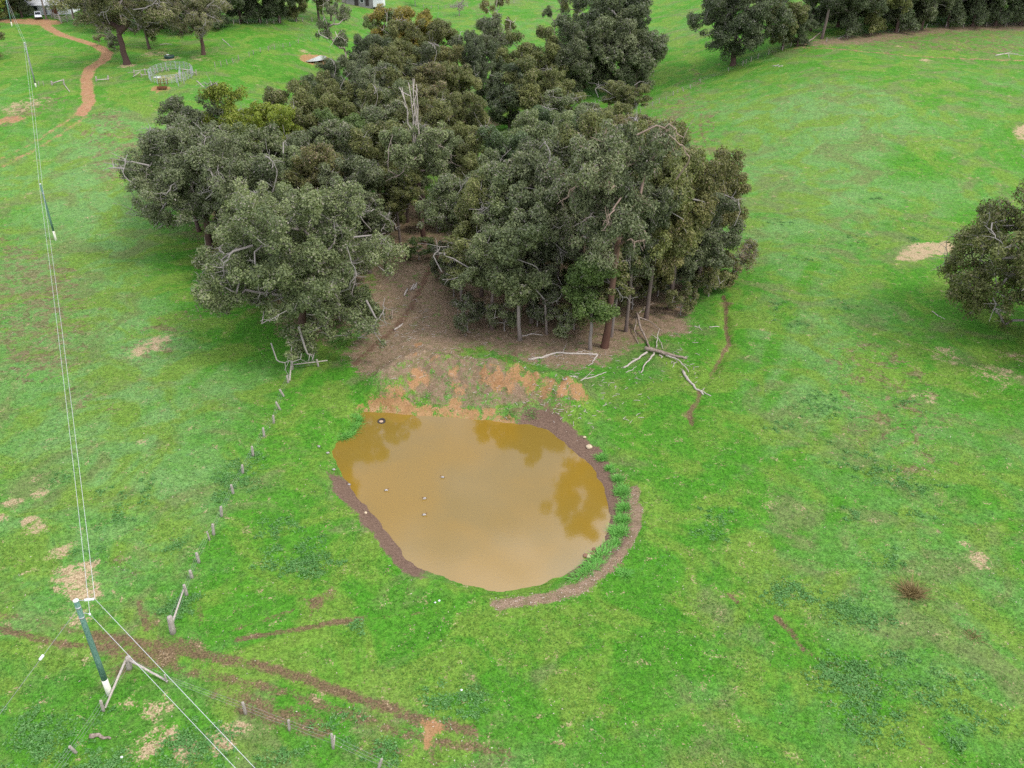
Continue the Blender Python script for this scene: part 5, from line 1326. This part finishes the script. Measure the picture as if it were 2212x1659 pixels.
PP = []; 
for px, py, r, k in W:
    c = ground([(px, py)])[0]
    for _ in range(int(k * 2.2)):
        q = c[:2] + rng.normal(0, r * .46, 2) * np.array([1.25, .9]); rr = rng.uniform(.15, .55); n = int(18 + 34 * rr)
        d = rng.normal(0, rr * .6, (n, 2))
        PP.append(np.stack([q[0] + d[:, 0], q[1] + d[:, 1], rng.uniform(.01, .11, n)], 1))
P = np.concatenate(PP); P[:, 2] += H(P[:, 0], P[:, 1]); n = len(P)
keep = sdist(P[:, 0], P[:, 1], POND) > .3; P = P[keep]; n = len(P)
nr = rng.normal(0, .45, (n, 3)) + np.array([0, 0, 1.]); nr /= np.linalg.norm(nr, axis=1)[:, None]
tg = rng.normal(size=(n, 3)); tg -= nr * np.sum(tg * nr, 1)[:, None]; tg /= np.linalg.norm(tg, axis=1)[:, None]; bt = np.cross(nr, tg)
s = rng.uniform(.05, .13, n)[:, None]
V = np.stack([P - tg * s, P + bt * s * .5, P + tg * s, P - bt * s * .5], 1).reshape(-1, 3)
o = link('broadleaf_weeds', mesh_np('broadleaf_weeds', V, np.arange(4 * n).reshape(-1, 4), M['weed'], False, {'tint': np.repeat(np.clip(rng.normal(.5, .22, n), 0, 1), 4)})); o['kind'] = 'stuff'; tag(o, 'dark leafy weeds growing in patches through the pasture', 'weeds')

# pasture grass near the camera, stuff
def scatter(n, y0, y1, pw):
    u = rng.random(n) ** pw; y = y0 + (y1 - y0) * u
    hw = .66 * (y * CP + CAM_H * SP); x = rng.uniform(-1, 1, n) * hw
    return x, y
def masked(x, y, names):
    # nearest ground-sheet values through a coarse lookup
    key = (np.floor((x + 200) / .6).astype(int), np.floor((y + 10) / .6).astype(int))
    return np.max([LOOK[n][np.clip(key[0], 0, 666), np.clip(key[1], 0, 400)] for n in names], 0)
sel = (np.abs(GX) < 199) & (GY > 0) & (GY < 225)
ix = np.floor((GX[sel] + 200) / .6).astype(int); iy = np.floor((GY[sel] + 10) / .6).astype(int)
LOOK = {}
for k in GM:
    L = np.zeros((667, 401)); np.maximum.at(L, (np.clip(ix, 0, 666), np.clip(iy, 0, 400)), GM[k][sel]); LOOK[k] = L
x, y = scatter(230000, 22, 130, 1.15)
bad = masked(x, y, ['soil', 'litter', 'straw', 'clay', 'mud']) > .4
den = fbm(x / 2.2, y / 2.2, 77, 4); keep = (~bad) & (sdist(x, y, POND) > .5) & (den > .36)
x, y = x[keep], y[keep]; P = np.stack([x, y, H(x, y) - .02], 1); n = len(P)
V, F = blades(rng, P, .10, .07, .9)
ti = np.clip(.42 + .9 * (fbm(x / 7, y / 7, 91, 3) - .5) + rng.normal(0, .16, n), 0, 1)
o = link('pasture_grass', mesh_np('pasture_grass', V, F, M['blades'], False, {'tint': np.repeat(ti, 4)})); o['kind'] = 'stuff'; tag(o, 'short green pasture grass covering the paddock around the pond', 'grass')

# dropped gum leaves and bark flakes on litter and grass, stuff
x, y = scatter(150000, 24, 135, 1.2)
lit = masked(x, y, ['litter']); cl = masked(x, y, ['patch', 'clay'])
pr = np.where(lit > .45, .85, np.where(cl > .35, .18, .022 + .05 * ss(.55, .7, fbm(x / 6, y / 6, 13, 3))))
keep = (rng.random(len(x)) < pr) & (sdist(x, y, POND) > .4)
x, y = x[keep], y[keep]; n = len(x); P = np.stack([x, y, H(x, y) + .035], 1)
nr = rng.normal(0, .3, (n, 3)) + np.array([0, 0, 1.]); nr /= np.linalg.norm(nr, axis=1)[:, None]
tg = rng.normal(size=(n, 3)); tg -= nr * np.sum(tg * nr, 1)[:, None]; tg /= np.linalg.norm(tg, axis=1)[:, None]; bt = np.cross(nr, tg)
s = rng.uniform(.035, .085, n)[:, None]
V = np.stack([P - tg * s, P + bt * s * .45, P + tg * s, P - bt * s * .45], 1).reshape(-1, 3)
o = link('fallen_leaves', mesh_np('fallen_leaves', V, np.arange(4 * n).reshape(-1, 4), M['dry_leaf'], False, {'tint': np.repeat(rng.random(n) ** .8, 4)})); o['kind'] = 'stuff'; tag(o, 'dry fallen gum leaves strewn under the grove and over the grass', 'fallen leaves')
